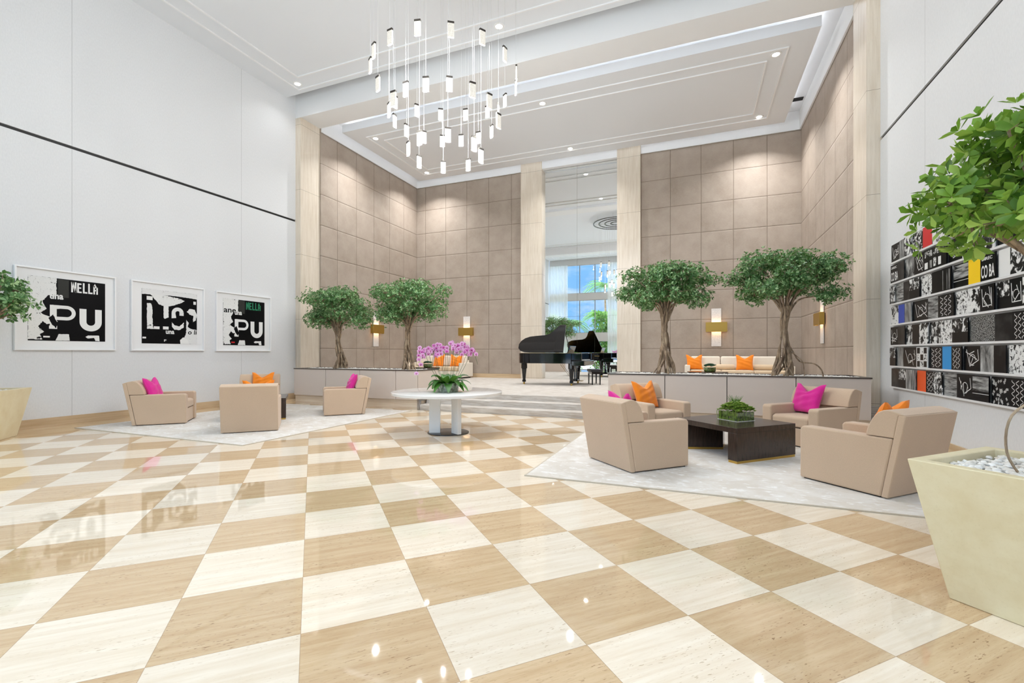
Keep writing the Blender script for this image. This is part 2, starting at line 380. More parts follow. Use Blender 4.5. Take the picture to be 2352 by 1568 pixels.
def tag(o, label=None, cat=None, group=None, kind=None):
    if label: o['label'] = label
    if cat: o['category'] = cat
    if group: o['group'] = group
    if kind: o['kind'] = kind
    return o
def thing(name, loc, rz=0, label=None, cat=None, group=None):
    o = bpy.data.objects.new(name, None); o.empty_display_size = .1; col.objects.link(o); o.location = loc; o.rotation_euler = (0, 0, rz)
    return tag(o, label, cat, group)
def copy_tree(o, parent=None):
    c = o.copy(); col.objects.link(c)
    if parent: c.parent = parent
    for ch in o.children: copy_tree(ch, c)
    return c
def struct(name, mb, m, **k): return tag(mb.build(name, m, **k), kind='structure')
def arc(cx, cy, r, a0, a1, n): return [(cx + r * math.cos(R(a0 + (a1 - a0) * i / n)), cy + r * math.sin(R(a0 + (a1 - a0) * i / n))) for i in range(n + 1)]

# ================================================================== THE SETTING
XL, XR, YB, YW, PZ = -11.3, 3.22, 16.9, -3.0, .39
struct('floor', MB().box((XL - .2, YW - .1, -.15), (XR + .2, 9.61, 0)).box((XL - .2, 9.61, -.15), (-6.26, 10.64, 0)).box((-1.68, 9.61, -.15), (XR + .2, 10.64, 0)), 'checker_travertine')
b = MB()
for k in range(3): b.box((-6.25 if k < 2 else -6.25, 9.62 + .33 * k, -.15 if k == 0 else .0), (-1.69, YB + .3, .13 * (k + 1)))
b.box((XL, 10.62, -.15), (-6.25, YB + .3, PZ)); b.box((-1.69, 10.62, -.15), (XR, YB + .3, PZ))
struct('floor_platform', b, 'streaked_carpet', bevel=.012)
WT = 9.35
struct('wall_left', MB().box((XL - .2, YW, 0), (XL, 10.65, 5.37)).box((XL - .2, YW, 5.43), (XL, 10.65, WT)).box((XL - .2, YW, 5.37), (XL - .03, 10.65, 5.43), 1), ['white_wall', 'black_gap'])
struct('wall_right', MB().box((XR, YW, 0), (XR + .2, 10.65, 5.37)).box((XR, YW, 5.43), (XR + .2, 10.65, WT)).box((XR + .03, YW, 5.37), (XR + .2, 10.65, 5.43), 1), ['white_wall', 'black_gap'])
struct('baseboard_left', MB().box((XL, YW, 0), (XL + .025, 10.62, .17)), 'travertine_base')
struct('baseboard_right', MB().box((XR - .025, YW, 0), (XR, 10.62, .17)), 'travertine_base')
# columns at the opening
b = MB(); b.box((XL - .05, 10.65, 0), (-11.1, 11.42, 8.52)); b.box((XL - .2, 10.65, 0), (XL - .05, 11.42, 8.52))
struct('trim_1', b, 'travertine_column')
struct('trim_2', MB().box((3.0, 10.65, 0), (XR + .2, 11.42, 8.52)), 'travertine_column')
# alcove walls
struct('wall_alcove_left', MB().box((-11.3, 11.42, 0), (-11.05, YB + .2, 9.1)), 'leather_panel_side')
struct('wall_alcove_right', MB().box((3.08, 11.42, 0), (3.3, YB + .2, 9.1)), 'leather_panel_side')
struct('wall_back', MB().box((-11.3, YB, 0), (-5.9, YB + .3, 9.1)).box((-2.1, YB, 0), (3.3, YB + .3, 9.1)).box((-5.9, YB + .2, 0), (-2.1, YB + .4, 9.1)), 'leather_panel_back')
struct('baseboard_back', MB().box((-11.05, YB - .02, PZ), (-6.27, YB, PZ + .16)).box((-1.79, YB - .02, PZ), (3.08, YB, PZ + .16)), 'travertine_base')
struct('baseboard_alcove_left', MB().box((-11.05, 11.42, PZ), (-11.03, YB - .02, PZ + .16)), 'travertine_base')
struct('baseboard_alcove_right', MB().box((3.06, 11.42, PZ), (3.08, YB - .02, PZ + .16)), 'travertine_base')
struct('trim_3', MB().box((-6.27, YB - .12, PZ), (-5.42, YB + .2, 8.95)), 'travertine_column')
struct('trim_4', MB().box((-2.6, YB - .12, PZ), (-1.79, YB + .2, 8.95)), 'travertine_column')
# mirror between the middle columns: two sheets side by side in three tiers
mt = thing('tall_mirror', (-4.0, YB + .1, PZ), 0, 'tall wall mirror between two stone columns, in which the windows show', 'mirror')
zs = [PZ, 2.75, 5.4, 8.37]
for k in range(3):
    for x0, x1 in ((-5.42, -4.105), (-4.10, -2.6)):
        MB().box((x0 + 4.0, 0, zs[k] + .003 - PZ), (x1 + 4.0, .012, zs[k + 1] - .003 - PZ)).build('mirror_pane', 'mirror_glass', mt)
struct('trim_5', MB().box((-5.42, YB - .1, 8.38), (-2.6, YB + .12, 8.95)), 'cornice_white')
# ceilings
b = MB(); b.box((XL, YW, 9.0), (XR, 10.33, 9.2)); struct('ceiling', b, 'ceiling_white')
struct('ceiling_roof', MB().box((XL - .2, YW - .2, 9.35), (XR + .2, 11.5, 9.5)).box((-11.3, 11.5, 8.98), (3.3, YB + .3, 9.3)), 'ceiling_white')
struct('beam_front', MB().box((XL - .2, 10.65, 8.52), (XR + .2, 11.42, 9.4)), 'cornice_white')
b = MB(); b.box((-11.05, YB - .05, 8.39), (-6.27, YB, 8.98)); b.box((-1.79, YB - .05, 8.39), (3.08, YB, 8.98))
b.box((-11.05, 11.42, 8.39), (-11.0, YB - .05, 8.98)); b.box((3.03, 11.42, 8.39), (3.08, YB - .05, 8.98))
struct('trim_6', b, 'cornice_white', bevel=.008)
struct('ceiling_raft', MB().box((-10.6, 11.87, 8.5), (2.55, 16.42, 8.74)), 'ceiling_white')
def mould(name, rects, z, w=.035, d=.03):
    b = MB()
    for x0, y0, x1, y1 in rects:
        b.box((x0, y0, z - d), (x1, y0 + w, z)); b.box((x0, y1 - w, z - d), (x1, y1, z)); b.box((x0, y0 + w, z - d), (x0 + w, y1 - w, z)); b.box((x1 - w, y0 + w, z - d), (x1, y1 - w, z))
    struct(name, b, 'moulding_white')
mould('trim_7', [(-10.07, 12.38, 2.02, 15.9), (-9.66, 12.79, 1.62, 15.5)], 8.5)
mould('trim_8', [(-10.66, 1.9, 2.56, 10.16), (-10.2, 2.36, 2.1, 9.68)], 9.0)
mould('trim_9', [(-10.66, -2.6, 2.56, 0.), (-10.2, -2.14, 2.1, -.46)], 9.0)
struct('beam_rear', MB().box((XL, .6, 8.52), (XR, 1.3, 9.0)), 'cornice_white')

# ---- window wall behind the camera (seen in the mirror)
bays = [(-11.3 + 0, -10.0, 0)] + [(-10.0 + 1.25 * k, -8.75 + 1.25 * k, 1) for k in range(10)] + [(2.5, 3.22, 0)]
b = MB(); b.box((XL, YW - .25, 2.3), (XR, YW - .05, 2.98)); b.box((XL, YW - .25, 5.63), (XR, YW - .05, 6.2)); b.box((XL, YW - .25, 8.5), (XR, YW - .05, 9.35))
struct('wall_window_spandrels', b, 'spandrel')
wi = 0
for (z0, z1) in ((0, 2.3), (2.98, 5.63), (6.2, 8.5)):
    for (x0, x1, k) in bays:
        wi += 1
        w = tag(bpy.data.objects.new('window_%d' % wi, None), kind='structure'); col.objects.link(w); w.location = ((x0 + x1) / 2, YW - .15, z0)
        h = (x1 - x0) / 2
        f = MB(); t = .03
        f.box((-h, -.04, 0), (-h + t, .04, z1 - z0)); f.box((h - t, -.04, 0), (h, .04, z1 - z0)); f.box((-h + t, -.04, 0), (h - t, .04, t)); f.box((-h + t, -.04, z1 - z0 - t), (h - t, .04, z1 - z0))
        f.build('window_frame', 'window_frame', w)
        MB().box((-h + t, -.004, t), (h - t, .004, z1 - z0 - t)).build('window_pane', 'window_glass', w)
    portal('daylight_opening', ((XL + XR) / 2, YW - .02, (z0 + z1) / 2), XR - XL - .1, z1 - z0)
def curtain(x0, x1, lab):
    def fn(u, v):
        x = x0 + (x1 - x0) * u; return (x, YW + .22 + .055 * math.sin(x * 52) + .02 * math.sin(x * 23 + 1), .03 + 8.45 * v)
    tag(MB().grid(fn, int((x1 - x0) * 90), 2).build('sheer_curtain', 'sheer_curtain', smooth=True, angle=180), lab, 'curtain', 'sheer curtains on the window wall')
curtain(-11.2, -9.68, 'sheer white curtain seen left of the window in the tall mirror')
curtain(-6.45, -5.2, 'sheer white curtain seen right of the window in the tall mirror')
# outside
struct('ground_outside', MB().box((-60, -60, -.3), (50, YW - .3, -.16)), 'paving')

# ================================================================== LAMPS
CENTRE = -4.05
lamp_proto = None
def downlight(x, y, z, label, grp, watt):
    global lamp_proto
    if lamp_proto is None:
        t = thing('downlight', (x, y, z)); r = MB()
        n = 24; ring = []
        for k in range(n):
            a = 2 * math.pi * k / n; ring += [(.08 * math.cos(a), .08 * math.sin(a), 0.), (.125 * math.cos(a), .125 * math.sin(a), 0.), (.12 * math.cos(a), .12 * math.sin(a), -.012), (.08 * math.cos(a), .08 * math.sin(a), -.010)]
        r.add(ring, [(4 * k + i, 4 * k + (i + 1) % 4, (4 * ((k + 1) % n)) + (i + 1) % 4, (4 * ((k + 1) % n)) + i) for k in range(n) for i in range(4)])
        r.build('trim_ring', 'lamp_trim', t, smooth=True)
        MB().frustum((0, 0), .08, -.006, .08, -.002, 24).build('lens', 'lamp_face', t); lamp_proto = t; o = t
    else: o = copy_tree(lamp_proto); o.location = (x, y, z)
    tag(o, label, 'ceiling light', grp)
    area('downlight_beam', (x, y, z - .02), (0, 0, 0), .15, .15, watt, (.97, .985, 1), 'DISK', R(125))
for (x, lx) in ((-9.85, 'left'), (CENTRE, 'middle'), (1.78, 'right')):
    for (y, ly) in ((12.6, 'near'), (15.75, 'far')):
        downlight(x, y, 8.5, 'round white downlight at the %s, %s side of the lowered alcove ceiling' % (lx, ly), 'downlights in the alcove ceiling', ALC_W)
for (x, lx) in ((-10.45, 'left corner'), (CENTRE - .2, 'middle'), (2.35, 'right corner')):
    for (y, ly) in ((9.92, 'nearest the alcove beam'), (2.13, 'behind the chandelier'), (-1.3, 'rearmost')):
        if y < 9 and lx != 'middle' and y > 0: pass
        downlight(x, y, 9.0, 'round white downlight at the %s of the main ceiling, %s' % (lx, ly), 'downlights in the main ceiling', LAMP_W)
# added unseen strip lamps on top of the lowered alcove ceiling, brightening alcove and cornice
for (nm, loc, sx_, sy_) in (('added_cove_strip', (-4.03, 11.95, 8.76), 12.9, .04), ('added_cove_strip', (-4.03, 16.34, 8.76), 12.9, .04), ('added_cove_strip', (-10.52, 14.15, 8.76), .04, 4.3), ('added_cove_strip', (2.47, 14.15, 8.76), .04, 4.3)):
    area(nm, loc, (R(180), 0, 0), sx_, sy_, COVE_W * max(sx_, sy_), (.97, .985, 1))
# chandelier
ch = thing('pendant_chandelier', (-4.17, 7.2, 9.0), 0, 'chandelier of many small lit glass slabs hanging on thin cables', 'chandelier')
for r in (.33, .66, .99, 1.3):
    n = 64; v = []
    for k in range(n):
        a = 2 * math.pi * k / n
        for rr, zz in ((r - .035, 0), (r + .035, 0), (r + .035, .03), (r - .035, .03)): v.append((rr * math.cos(a), rr * math.sin(a), zz - .25))
    MB().add(v, [(4 * k + i, 4 * k + (i + 1) % 4, 4 * ((k + 1) % n) + (i + 1) % 4, 4 * ((k + 1) % n) + i) for k in range(n) for i in range(4)]).build('canopy_ring', 'pendant_cap', ch, smooth=True)
b = MB()
for k in range(8):
    a = math.pi / 4 * k; b.tube([(1.3 * math.cos(a), 1.3 * math.sin(a), -.22), (1.3 * math.cos(a), 1.3 * math.sin(a), 0)], .008, 5)
for k in range(2):
    a = math.pi / 2 * k; c, s = math.cos(a), math.sin(a); b.box(*((( -1.3, -.012, -.22), (1.3, .012, -.20)) if k == 0 else ((-.012, -1.3, -.22), (.012, 1.3, -.20))))
b.build('canopy_frame', 'cable', ch)
PEND = [(-4.89, 6.12, 5.93), (-4.76, 6.04, 6.09), (-4.64, 5.99, 5.51), (-4.35, 5.91, 6.12), (-4.7, 6.36, 5.29), (-4.29, 5.91, 5.16), (-5.43, 7.54, 6.16), (-5.16, 7.15, 5.56), (-4.28, 6.22, 5.47), (-3.87, 5.93, 6.15), (-3.92, 6.24, 5.48), (-5.03, 7.69, 5.99), (-5.12, 7.47, 5.52), (-4.51, 6.63, 4.73), (-4.23, 6.54, 4.82), (-4.95, 7.81, 5.51), (-4.8, 7.41, 4.85), (-3.42, 6.14, 6.14), (-3.59, 6.4, 5.5), (-4.86, 8.3, 6.17), (-4.83, 8.32, 5.63), (-3.77, 6.67, 4.85), (-4.66, 8.06, 4.97), (-4.38, 8.48, 6.16), (-4.47, 8.46, 5.64), (-3.07, 6.51, 6.17), (-3.17, 6.37, 5.3), (-3.31, 6.71, 4.64), (-4.1, 8.5, 5.65), (-4.17, 8.19, 4.99), (-3.25, 6.84, 4.49), (-3.88, 8.47, 6.12), (-3.0, 6.62, 5.22), (-3.58, 8.0, 5.46), (-3.22, 7.49, 5.53), (-2.93, 6.82, 4.99), (-2.89, 6.99, 6.15), (-3.41, 8.25, 6.14), (-2.95, 7.67, 6.24), (-3.01, 7.79, 6.05)]
random.seed(3)
for (x, y, z) in PEND:
    px, py, pz = x + 4.17, y - 7.2, z - 9.0
    a = math.atan2(py, px) + math.pi / 2
    p = MB().box((-.05, -.014, 0), (.05, .014, .215)).build('pendant', 'pendant_glass', ch, bevel=.006); p.location = (px, py, pz); p.rotation_euler = (0, 0, a)
    MB().box((-.05, -.017, .215), (.05, .017, .242)).build('pendant_cap', 'pendant_cap', p)
    MB().tube([(0, 0, .24), (0, 0, 8.76 - z)], .0022, 4).build('cable', 'cable', p)
    ld = bpy.data.lights.new('pendant_lamp', 'POINT'); ld.energy = PEND_W; ld.shadow_soft_size = .012; ld.color = (.97, .985, 1); lo = bpy.data.objects.new('pendant_lamp', ld); col.objects.link(lo); lo.parent = p; lo.location = (0, 0, -.014)

# ================================================================== PLANTER WALLS WITH TREES
def planter_wall(x0, x1, seams, lab, side):
    t = thing('retaining_planter', (x0, 9.6, 0), 0, lab, 'planter', 'long planter walls in front of the alcove')
    w = x1 - x0
    MB().box((0, .05, 0), (w, 1.0, .24)).build('stone_skirt', 'travertine_skirt', t)
    s = [0] + [q - x0 for q in seams] + [w]
    for i in range(len(s) - 1):
        MB().box((s[i] + .007, 0, .24), (s[i + 1] - .007, .03, .945)).build('front_board', 'planter_board', t)
    MB().box((.002, .028, .242), (w - .002, .06, .94)).box((.002, .94, .242), (w - .002, .97, .94)).build('core', 'seam_dark', t)
    MB().box((0, .03, .24), (.03, 1.0, .945)).box((w - .03, .03, .24), (w, 1.0, .945)).box((.03, .97, .24), (w - .03, 1.0, .945)).build('end_board', 'planter_board', t)
    MB().box((-.01, -.01, .945), (w + .01, .09, .97)).box((-.01, .91, .945), (w + .01, 1.01, .97)).box((-.01, .09, .945), (.09, .91, .97)).box((w - .09, .09, .945), (w + .01, .91, .97)).build('top_rim', 'planter_lip', t)
    MB().box((.03, .06, .80), (w - .03, .94, .9)).build('soil', 'soil', t)
    return t
planter_wall(-10.24, -6.27, [-9.13, -8.01, -6.9], 'long grey-beige planter wall left of the carpeted steps', 0)
planter_wall(-1.67, 2.78, [-.56, .55, 1.67], 'long grey-beige planter wall right of the carpeted steps', 1)
b = MB().prism([(0, 0), (.05, 0), (.05, .25), (.05, .25), (0, .25)], 0, .035)
br = MB().box((-6.262, 9.58, 0), (-6.21, 9.68, .22)).box((-6.262, 9.58, .22), (-6.21, 10.45, .26)).build('steel_stair_bracket', 'steel', bevel=.004)
tag(br, 'dark steel bracket at the foot of the left planter wall beside the steps', 'bracket')
def pebbles(name, lab, x0, y0, x1, y1, z, n, r, seed, rot=None):
    rs = random.Random(seed); b = MB()
    ico = [(0, 0, -1), (.72, -.53, -.45), (-.28, -.85, -.45), (-.89, 0, -.45), (-.28, .85, -.45), (.72, .53, -.45), (.28, -.85, .45), (-.72, -.53, .45), (-.72, .53, .45), (.28, .85, .45), (.89, 0, .45), (0, 0, 1)]
    fc = [(0, 1, 2), (1, 0, 5), (0, 2, 3), (0, 3, 4), (0, 4, 5), (1, 5, 10), (2, 1, 6), (3, 2, 7), (4, 3, 8), (5, 4, 9), (1, 10, 6), (2, 6, 7), (3, 7, 8), (4, 8, 9), (5, 9, 10), (6, 10, 11), (7, 6, 11), (8, 7, 11), (9, 8, 11), (10, 9, 11)]
    for _ in range(n):
        cx, cy = rs.uniform(x0, x1), rs.uniform(y0, y1); s = r * rs.uniform(.6, 1.25); e = Matrix.Rotation(rs.uniform(0, 6.28), 4, 'Z') @ Matrix.Rotation(rs.uniform(-.6, .6), 4, 'X') @ Matrix.Diagonal((s * rs.uniform(.8, 1.5), s * rs.uniform(.7, 1.1), s * rs.uniform(.5, .8), 1))
        vv = [e @ Vector([c * rs.uniform(.85, 1.12) for c in p]) for p in ico]
        zz = z + rs.uniform(-.3, .5) * r
        b.add([(v.x + cx, v.y + cy, v.z + zz) for v in vv], fc)
    if rot: b.xf(rot)
    return tag(b.build(name, 'white_pebble', smooth=True, angle=50), lab, 'pebbles', None, 'stuff')
pebbles('white_pebbles', 'white pebbles filling the planter wall left of the steps', -10.12, 9.71, -6.39, 10.49, .94, 2600, .026, 1)
pebbles('white_pebbles', 'white pebbles filling the planter wall right of the steps', -1.55, 9.71, 2.66, 10.49, .94, 2900, .026, 2)

# ---- trees
LEAF_V = np.array([(0, 0, 0), (-.17, .38, .04), (-.26, .72, .05), (0, 1.05, 0), (.26, .72, .05), (.17, .38, .04), (0, .6, -.015)])
LEAF_F = [(0, 6, 2, 1), (6, 3, 2), (0, 5, 4, 6), (6, 4, 3)]
def leaves_mesh(centers, dirs, size, rs, per=6, tintf=None, spread=1.0, fold=1.0):
    b = MB(); V = []; T = []; F = []; o = 0
    for c, d in zip(centers, dirs):
        d = d / (np.linalg.norm(d) + 1e-9); a = np.cross(d, (0, 0, 1.)) if abs(d[2]) < .9 else np.cross(d, (1., 0, 0)); a /= np.linalg.norm(a); e = np.cross(d, a)
        ph = rs.random() * 6.28
        for k in range(per):
            w = ph + 2 * math.pi * k / per + rs.uniform(-.3, .3); el = rs.uniform(.15, .75)
            y = (a * math.cos(w) + e * math.sin(w)) * math.cos(el) * spread + d * math.sin(el); y /= np.linalg.norm(y)
            x = np.cross(y, d); x /= (np.linalg.norm(x) + 1e-9); z = np.cross(x, y)
            s = size * rs.uniform(.65, 1.15)
            P = c + (LEAF_V[:, :1] * x + LEAF_V[:, 1:2] * y + LEAF_V[:, 2:3] * z * fold) * s + y * s * .08
            V += P.tolist(); F += [tuple(i + o for i in f) for f in LEAF_F]; o += 7; t = rs.random(); T += [t] * 7
    b.v = V; b.f = F; b.mi = [0] * len(F); b.tint = T
    return b
def smoothpts(pts, n):
    P = [Vector(p) for p in pts]; out = []
    for i in range(len(P) - 1):
        p0, p1, p2, p3 = P[max(i - 1, 0)], P[i], P[i + 1], P[min(i + 2, len(P) - 1)]
        for k in range(n):
            t = k / n; out.append(.5 * ((2 * p1) + (-p0 + p2) * t + (2 * p0 - 5 * p1 + 4 * p2 - p3) * t * t + (-p0 + 3 * p1 - 3 * p2 + p3) * t ** 3))
    return out + [P[-1]]
def tree(loc, trunk_h, top, cw, seed, lab, grp, ncl=1150, leaf=.062, mat='ficus_leaf', lobes=None, aerial=None, lean=0., strands=6, rtop=.10, rfoot=.16, sub=12, zlo=None):
    """loc = foot of the trunk, trunk_h = where limbs start, top = total height, cw = half width of the crown"""
    rs = random.Random(seed); nr = np.random.RandomState(seed)
    t = thing('ficus_tree', loc, 0, lab, 'tree', grp)
    b = MB()
    # braided trunk of several strands
    for s in range(strands):
        a0 = 2 * math.pi * s / strands + rs.uniform(-.3, .3); pts = []; rad = []
        K = 9; tw = rs.choice((-1, 1)) * rs.uniform(.6, 1.8); r0 = rfoot * rs.uniform(.6, 1.1)
        for k in range(K + 1):
            q = k / K; rr = r0 * (1 - q) ** 2.2 + .040 * (1 - .3 * q) + rtop * max(0, q - .7) * 2.2
            a = a0 + tw * q * 2 + .25 * math.sin(q * 9 + s)
            pts.append((rr * math.cos(a) + lean * q + .02 * math.sin(q * 7), rr * math.sin(a), q * trunk_h - (.04 if k == 0 else 0)))
            rad.append((.028 * (1 - .3 * q) + .010 * math.sin(q * 11 + s * 2)) * rs.uniform(.85, 1.15))
        b.tube(smoothpts(pts, 3), [rad[min(i // 3, K)] for i in range(K * 3 + 1)], 8)
    # root feet
    for s in range(9):
        a = 2 * math.pi * s / 9 + rs.uniform(-.3, .3); r1 = rfoot * rs.uniform(1.0, 1.75)
        pts = [(.05 * math.cos(a), .05 * math.sin(a), trunk_h * rs.uniform(.28, .45)), (rfoot * .45 * math.cos(a + .2), rfoot * .45 * math.sin(a + .2), trunk_h * .2), (r1 * .8 * math.cos(a), r1 * .8 * math.sin(a), .08), (r1 * math.cos(a), r1 * math.sin(a), -.05)]
        b.tube(smoothpts(pts, 4), [.016, .017, .018, .016, .014, .014, .013, .012, .012, .011, .011, .01, .01], 6)
    if aerial:
        for pts, r in aerial: b.tube(smoothpts(pts, 5), r, 6)
    b.build('trunk', 'bark', t, smooth=True, angle=80)
    # crown
    zb = zlo if zlo is not None else trunk_h * .9; H = top - zb; cz = zb + H * .5; trunk_h_ = trunk_h; trunk_h = min(trunk_h, zb + H * .25)
    lobes = lobes or [(0, 0, 0, 1.)]
    L_ = []
    for i in range(sub):
        a = 2 * math.pi * i / sub + rs.uniform(-.25, .25); rr = cw * rs.uniform(.48, .74); L_.append((rr * math.cos(a) + lean, rr * math.sin(a) * .85, cz + H * (-.24, .05, -.12, .16)[i % 4] + H * rs.uniform(-.05, .05), cw * rs.uniform(.30, .40)))
    for i in range(5):
        a = 2 * math.pi * i / 5; rr = cw * .28; L_.append((rr * math.cos(a) + lean, rr * math.sin(a), cz + H * (.24, -.12, .26, -.18, .2)[i], cw * rs.uniform(.30, .40)))
    for l in (lobes if lobes[0][3] != 1. else []): L_.append(l)
    lb = MB(); cen = []; dr = []
    for (x, y, z, r) in L_:
        top0 = Vector((lean + x * .06, y * .06, trunk_h * rs.uniform(.82, 1.0)))
        pts = [top0, Vector((lean + x * .3, y * .3, trunk_h + (z - trunk_h) * .35 + .03)), Vector((lean + x * .72, y * .7, trunk_h + (z - trunk_h) * .75)), Vector((x, y, z))]
        lb.tube(smoothpts(pts, 3), [.022 - .0017 * k for k in range(10)], 6)
    tot = sum(l[3] ** 2 for l in L_)
    for (x, y, z, r) in L_:
        nn = int(ncl * r * r / tot); c = np.array((x, y, z))
        for k in range(nn):
            d = nr.normal(size=3); d /= np.linalg.norm(d); q = r * (nr.random() ** .45) * (1.25 if nr.random() < .07 else 1.)
            p = c + d * q * np.array((1, 1, .62)); cen.append(p); dd = d + np.array((0, 0, .45)); dr.append(dd)
            if k % 9 == 0: lb.tube([Vector(c), Vector((c + p) / 2) + Vector((0, 0, -.02)), Vector(p)], [.009, .006, .003], 4)
    lb.build('branches', 'bark', t, smooth=True, angle=80)
    leaves_mesh(cen, dr, leaf, rs).build('foliage', mat, t, smooth=True, angle=180, tint=True)
    return t
tree((-9.08, 10.1, .93), 1.15, 2.46, 1.15, 11, 'ficus tree with a round crown, leftmost of the two left of the steps', 'ficus trees in the planter walls', 2600, .055, lean=-.1, zlo=.98)
tree((-6.87, 10.1, .93), 1.2, 2.5, 1.14, 12, 'ficus tree left of the steps with its roots behind the pink orchids', 'ficus trees in the planter walls', 2700, .055, strands=8, zlo=1.08, lobes=[(1.08, -.1, 2.0, .24), (-.95, 0, 2.05, .28)])
tree((-.58, 10.1, .93), 1.35, 2.45, .94, 13, 'ficus tree right of the steps beside the stone column', 'ficus trees in the planter walls', 2500, .055, zlo=1.28, lobes=[(-.82, 0, 1.72, .24), (.85, -.1, 1.92, .22)])
tree((1.54, 10.1, .93), 1.35, 2.56, .95, 14, 'ficus tree near the right wall with a loose aerial root', 'ficus trees in the planter walls', 2700, strands=7,
     aerial=[([(.03, 0, .75), (.16, .0, .5), (.28, 0, .3), (.5, 0, .26), (.62, 0, .15), (.66, 0, -.03)], .014), ([(.1, 0, .5), (.3, -.05, .32), (.34, -.05, .1), (.34, -.05, -.03)], .008)], lobes=[(-.92, 0, 1.88, .18), (.7, 0, 2.05, .3)], lean=.04, zlo=1.26, leaf=.055)

# ---- square tapered pots in front
def big_pot(x, y, rz, hgt, lab, seed):
    t = thing('tapered_planter', (x, y, 0), rz, lab, 'planter', 'tall tapered cream planters')
    a, c = .44, .633; m = MB(); n = 4; v = []
    for r, z in ((a, 0), (c, hgt), (c - .10, hgt), (c - .12, hgt - .09), (c - .12, hgt - .11)):
        for k in range(4): w = math.pi / 2 * k; v.append((r * math.cos(w), r * math.sin(w), z))
    f = [(3, 2, 1, 0)]
    for i in range(3):
        for k in range(4): f.append((4 * i + k, 4 * i + (k + 1) % 4, 4 * i + 4 + (k + 1) % 4, 4 * i + 4 + k))
    m.add(v, f).build('pot', 'cream_pot', t, bevel=.006)
    s = c - .125; MB().frustum((0, 0), s - .03, hgt - .16, s, hgt - .062, 4).build('soil', 'soil', t)
    return t
big_pot(1.78, 3.38, 0, .78, 'cream tapered planter in the right foreground, filled with white pebbles', 1)
big_pot(-10.60, 3.70, 0, .80, 'cream tapered planter by the left wall under the first picture', 2)
def potpebbles(x, y, z, lab, seed, n=520, r=.022):
    h = .352; m = Matrix.Translation((x, y, 0)) @ Matrix.Rotation(R(45), 4, 'Z')
    pebbles('pot_pebbles', lab, -h, -h, h, h, z, n, r, seed, m)
potpebbles(1.78, 3.38, .738, 'white pebbles in the right foreground planter', 5)
potpebbles(-10.60, 3.70, .758, 'white pebbles in the planter by the left wall', 6)
tree((1.80, 3.40, .68), 1.05, 2.2, .66, 21, 'bright green ficus tree in the right foreground planter', None, 620, .085, 'ficus_leaf_bright', lean=.02, strands=5, rfoot=.09, zlo=1.2,
     aerial=[([(-.05, -.02, .5), (-.22, -.08, .38), (-.24, -.08, .18), (-.15, -.05, .02)], .006)])
tree((-10.56, 3.70, .70), 1.05, 2.2, .74, 22, 'ficus tree in the planter by the left wall', None, 620, .075, 'ficus_leaf', lean=.06, strands=5, rfoot=.09, zlo=1.12, lobes=[(.72, .1, 1.5, .24), (.66, 0, 1.8, .22)])

# ================================================================== RUGS
for x, lab in ((-1.8, 'pale silk rug under the right seating group'), (-10.63, 'pale silk rug under the left seating group')):
    t = thing('silk_rug', (x, 4.93, 0), 0, lab, 'rug', 'silk rugs')
    MB().box((.02, .02, .001), (4.33, 4.42, .012)).build('pile', 'silk_rug', t)
    MB().box((0, 0, 0), (4.35, .02, .011)).box((0, 4.42, 0), (4.35, 4.44, .011)).box((0, .02, 0), (.02, 4.42, .011)).box((4.33, .02, 0), (4.35, 4.42, .011)).build('binding', 'rug_binding', t)

# ================================================================== ARMCHAIRS
RUGZ = .012
def yz_prism(b, poly, x0, x1, mi=None):
    n = len(poly); v = [(x0, y, z) for y, z in poly] + [(x1, y, z) for y, z in poly]
    b.add(v, [tuple(range(n)), tuple(range(2 * n - 1, n - 1, -1))] + [(i, n + i, n + (i + 1) % n, (i + 1) % n) for i in range(n)], mi)
def make_chair():
    t = thing('armchair', (0, 0, RUGZ))
    side = [(.43, .012), (.43, .55), (.40, .58), (-.27, .58), (-.465, .58), (-.365, .012)]
    b = MB(); yz_prism(b, side, -.44, -.29); b.build('arm', 'chair_fabric', t, bevel=.018, seg=3)
    b = MB(); yz_prism(b, side, .29, .44); b.build('arm', 'chair_fabric', t, bevel=.018, seg=3)
    b = MB(); yz_prism(b, [(.40, .012), (.40, .27), (-.30, .27), (-.37, .27), (-.35, .012)], -.29, .29); b.build('base', 'chair_fabric', t, bevel=.008)
    b = MB(); yz_prism(b, [(-.24, .26), (-.30, .58), (-.462, .578), (-.40, .20)], -.289, .289); b.build('inner_back', 'chair_fabric', t, bevel=.006)
    b = MB(); yz_prism(b, [(-.366, .012), (-.51, .805), (-.572, .805), (-.425, .012)], -.44, .44); b.build('back_panel', 'chair_fabric', t, bevel=.008)
    bk = [(-.235, .585), (-.25, .66), (-.29, .75), (-.34, .815), (-.385, .84), (-.43, .845), (-.50, .828), (-.562, .806), (-.510, .8), (-.472, .585)]
    b = MB(); yz_prism(b, bk, -.44, .44); b.build('backrest', 'chair_fabric', t, bevel=.014, seg=3)
    b = MB(); yz_prism(b, [(.415, .285), (.415, .42), (.36, .445), (-.25, .43), (-.25, .285)], -.285, .285); b.build('seat_cushion', 'chair_fabric', t, bevel=.025, seg=3)
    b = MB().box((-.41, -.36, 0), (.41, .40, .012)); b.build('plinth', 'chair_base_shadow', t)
    return t
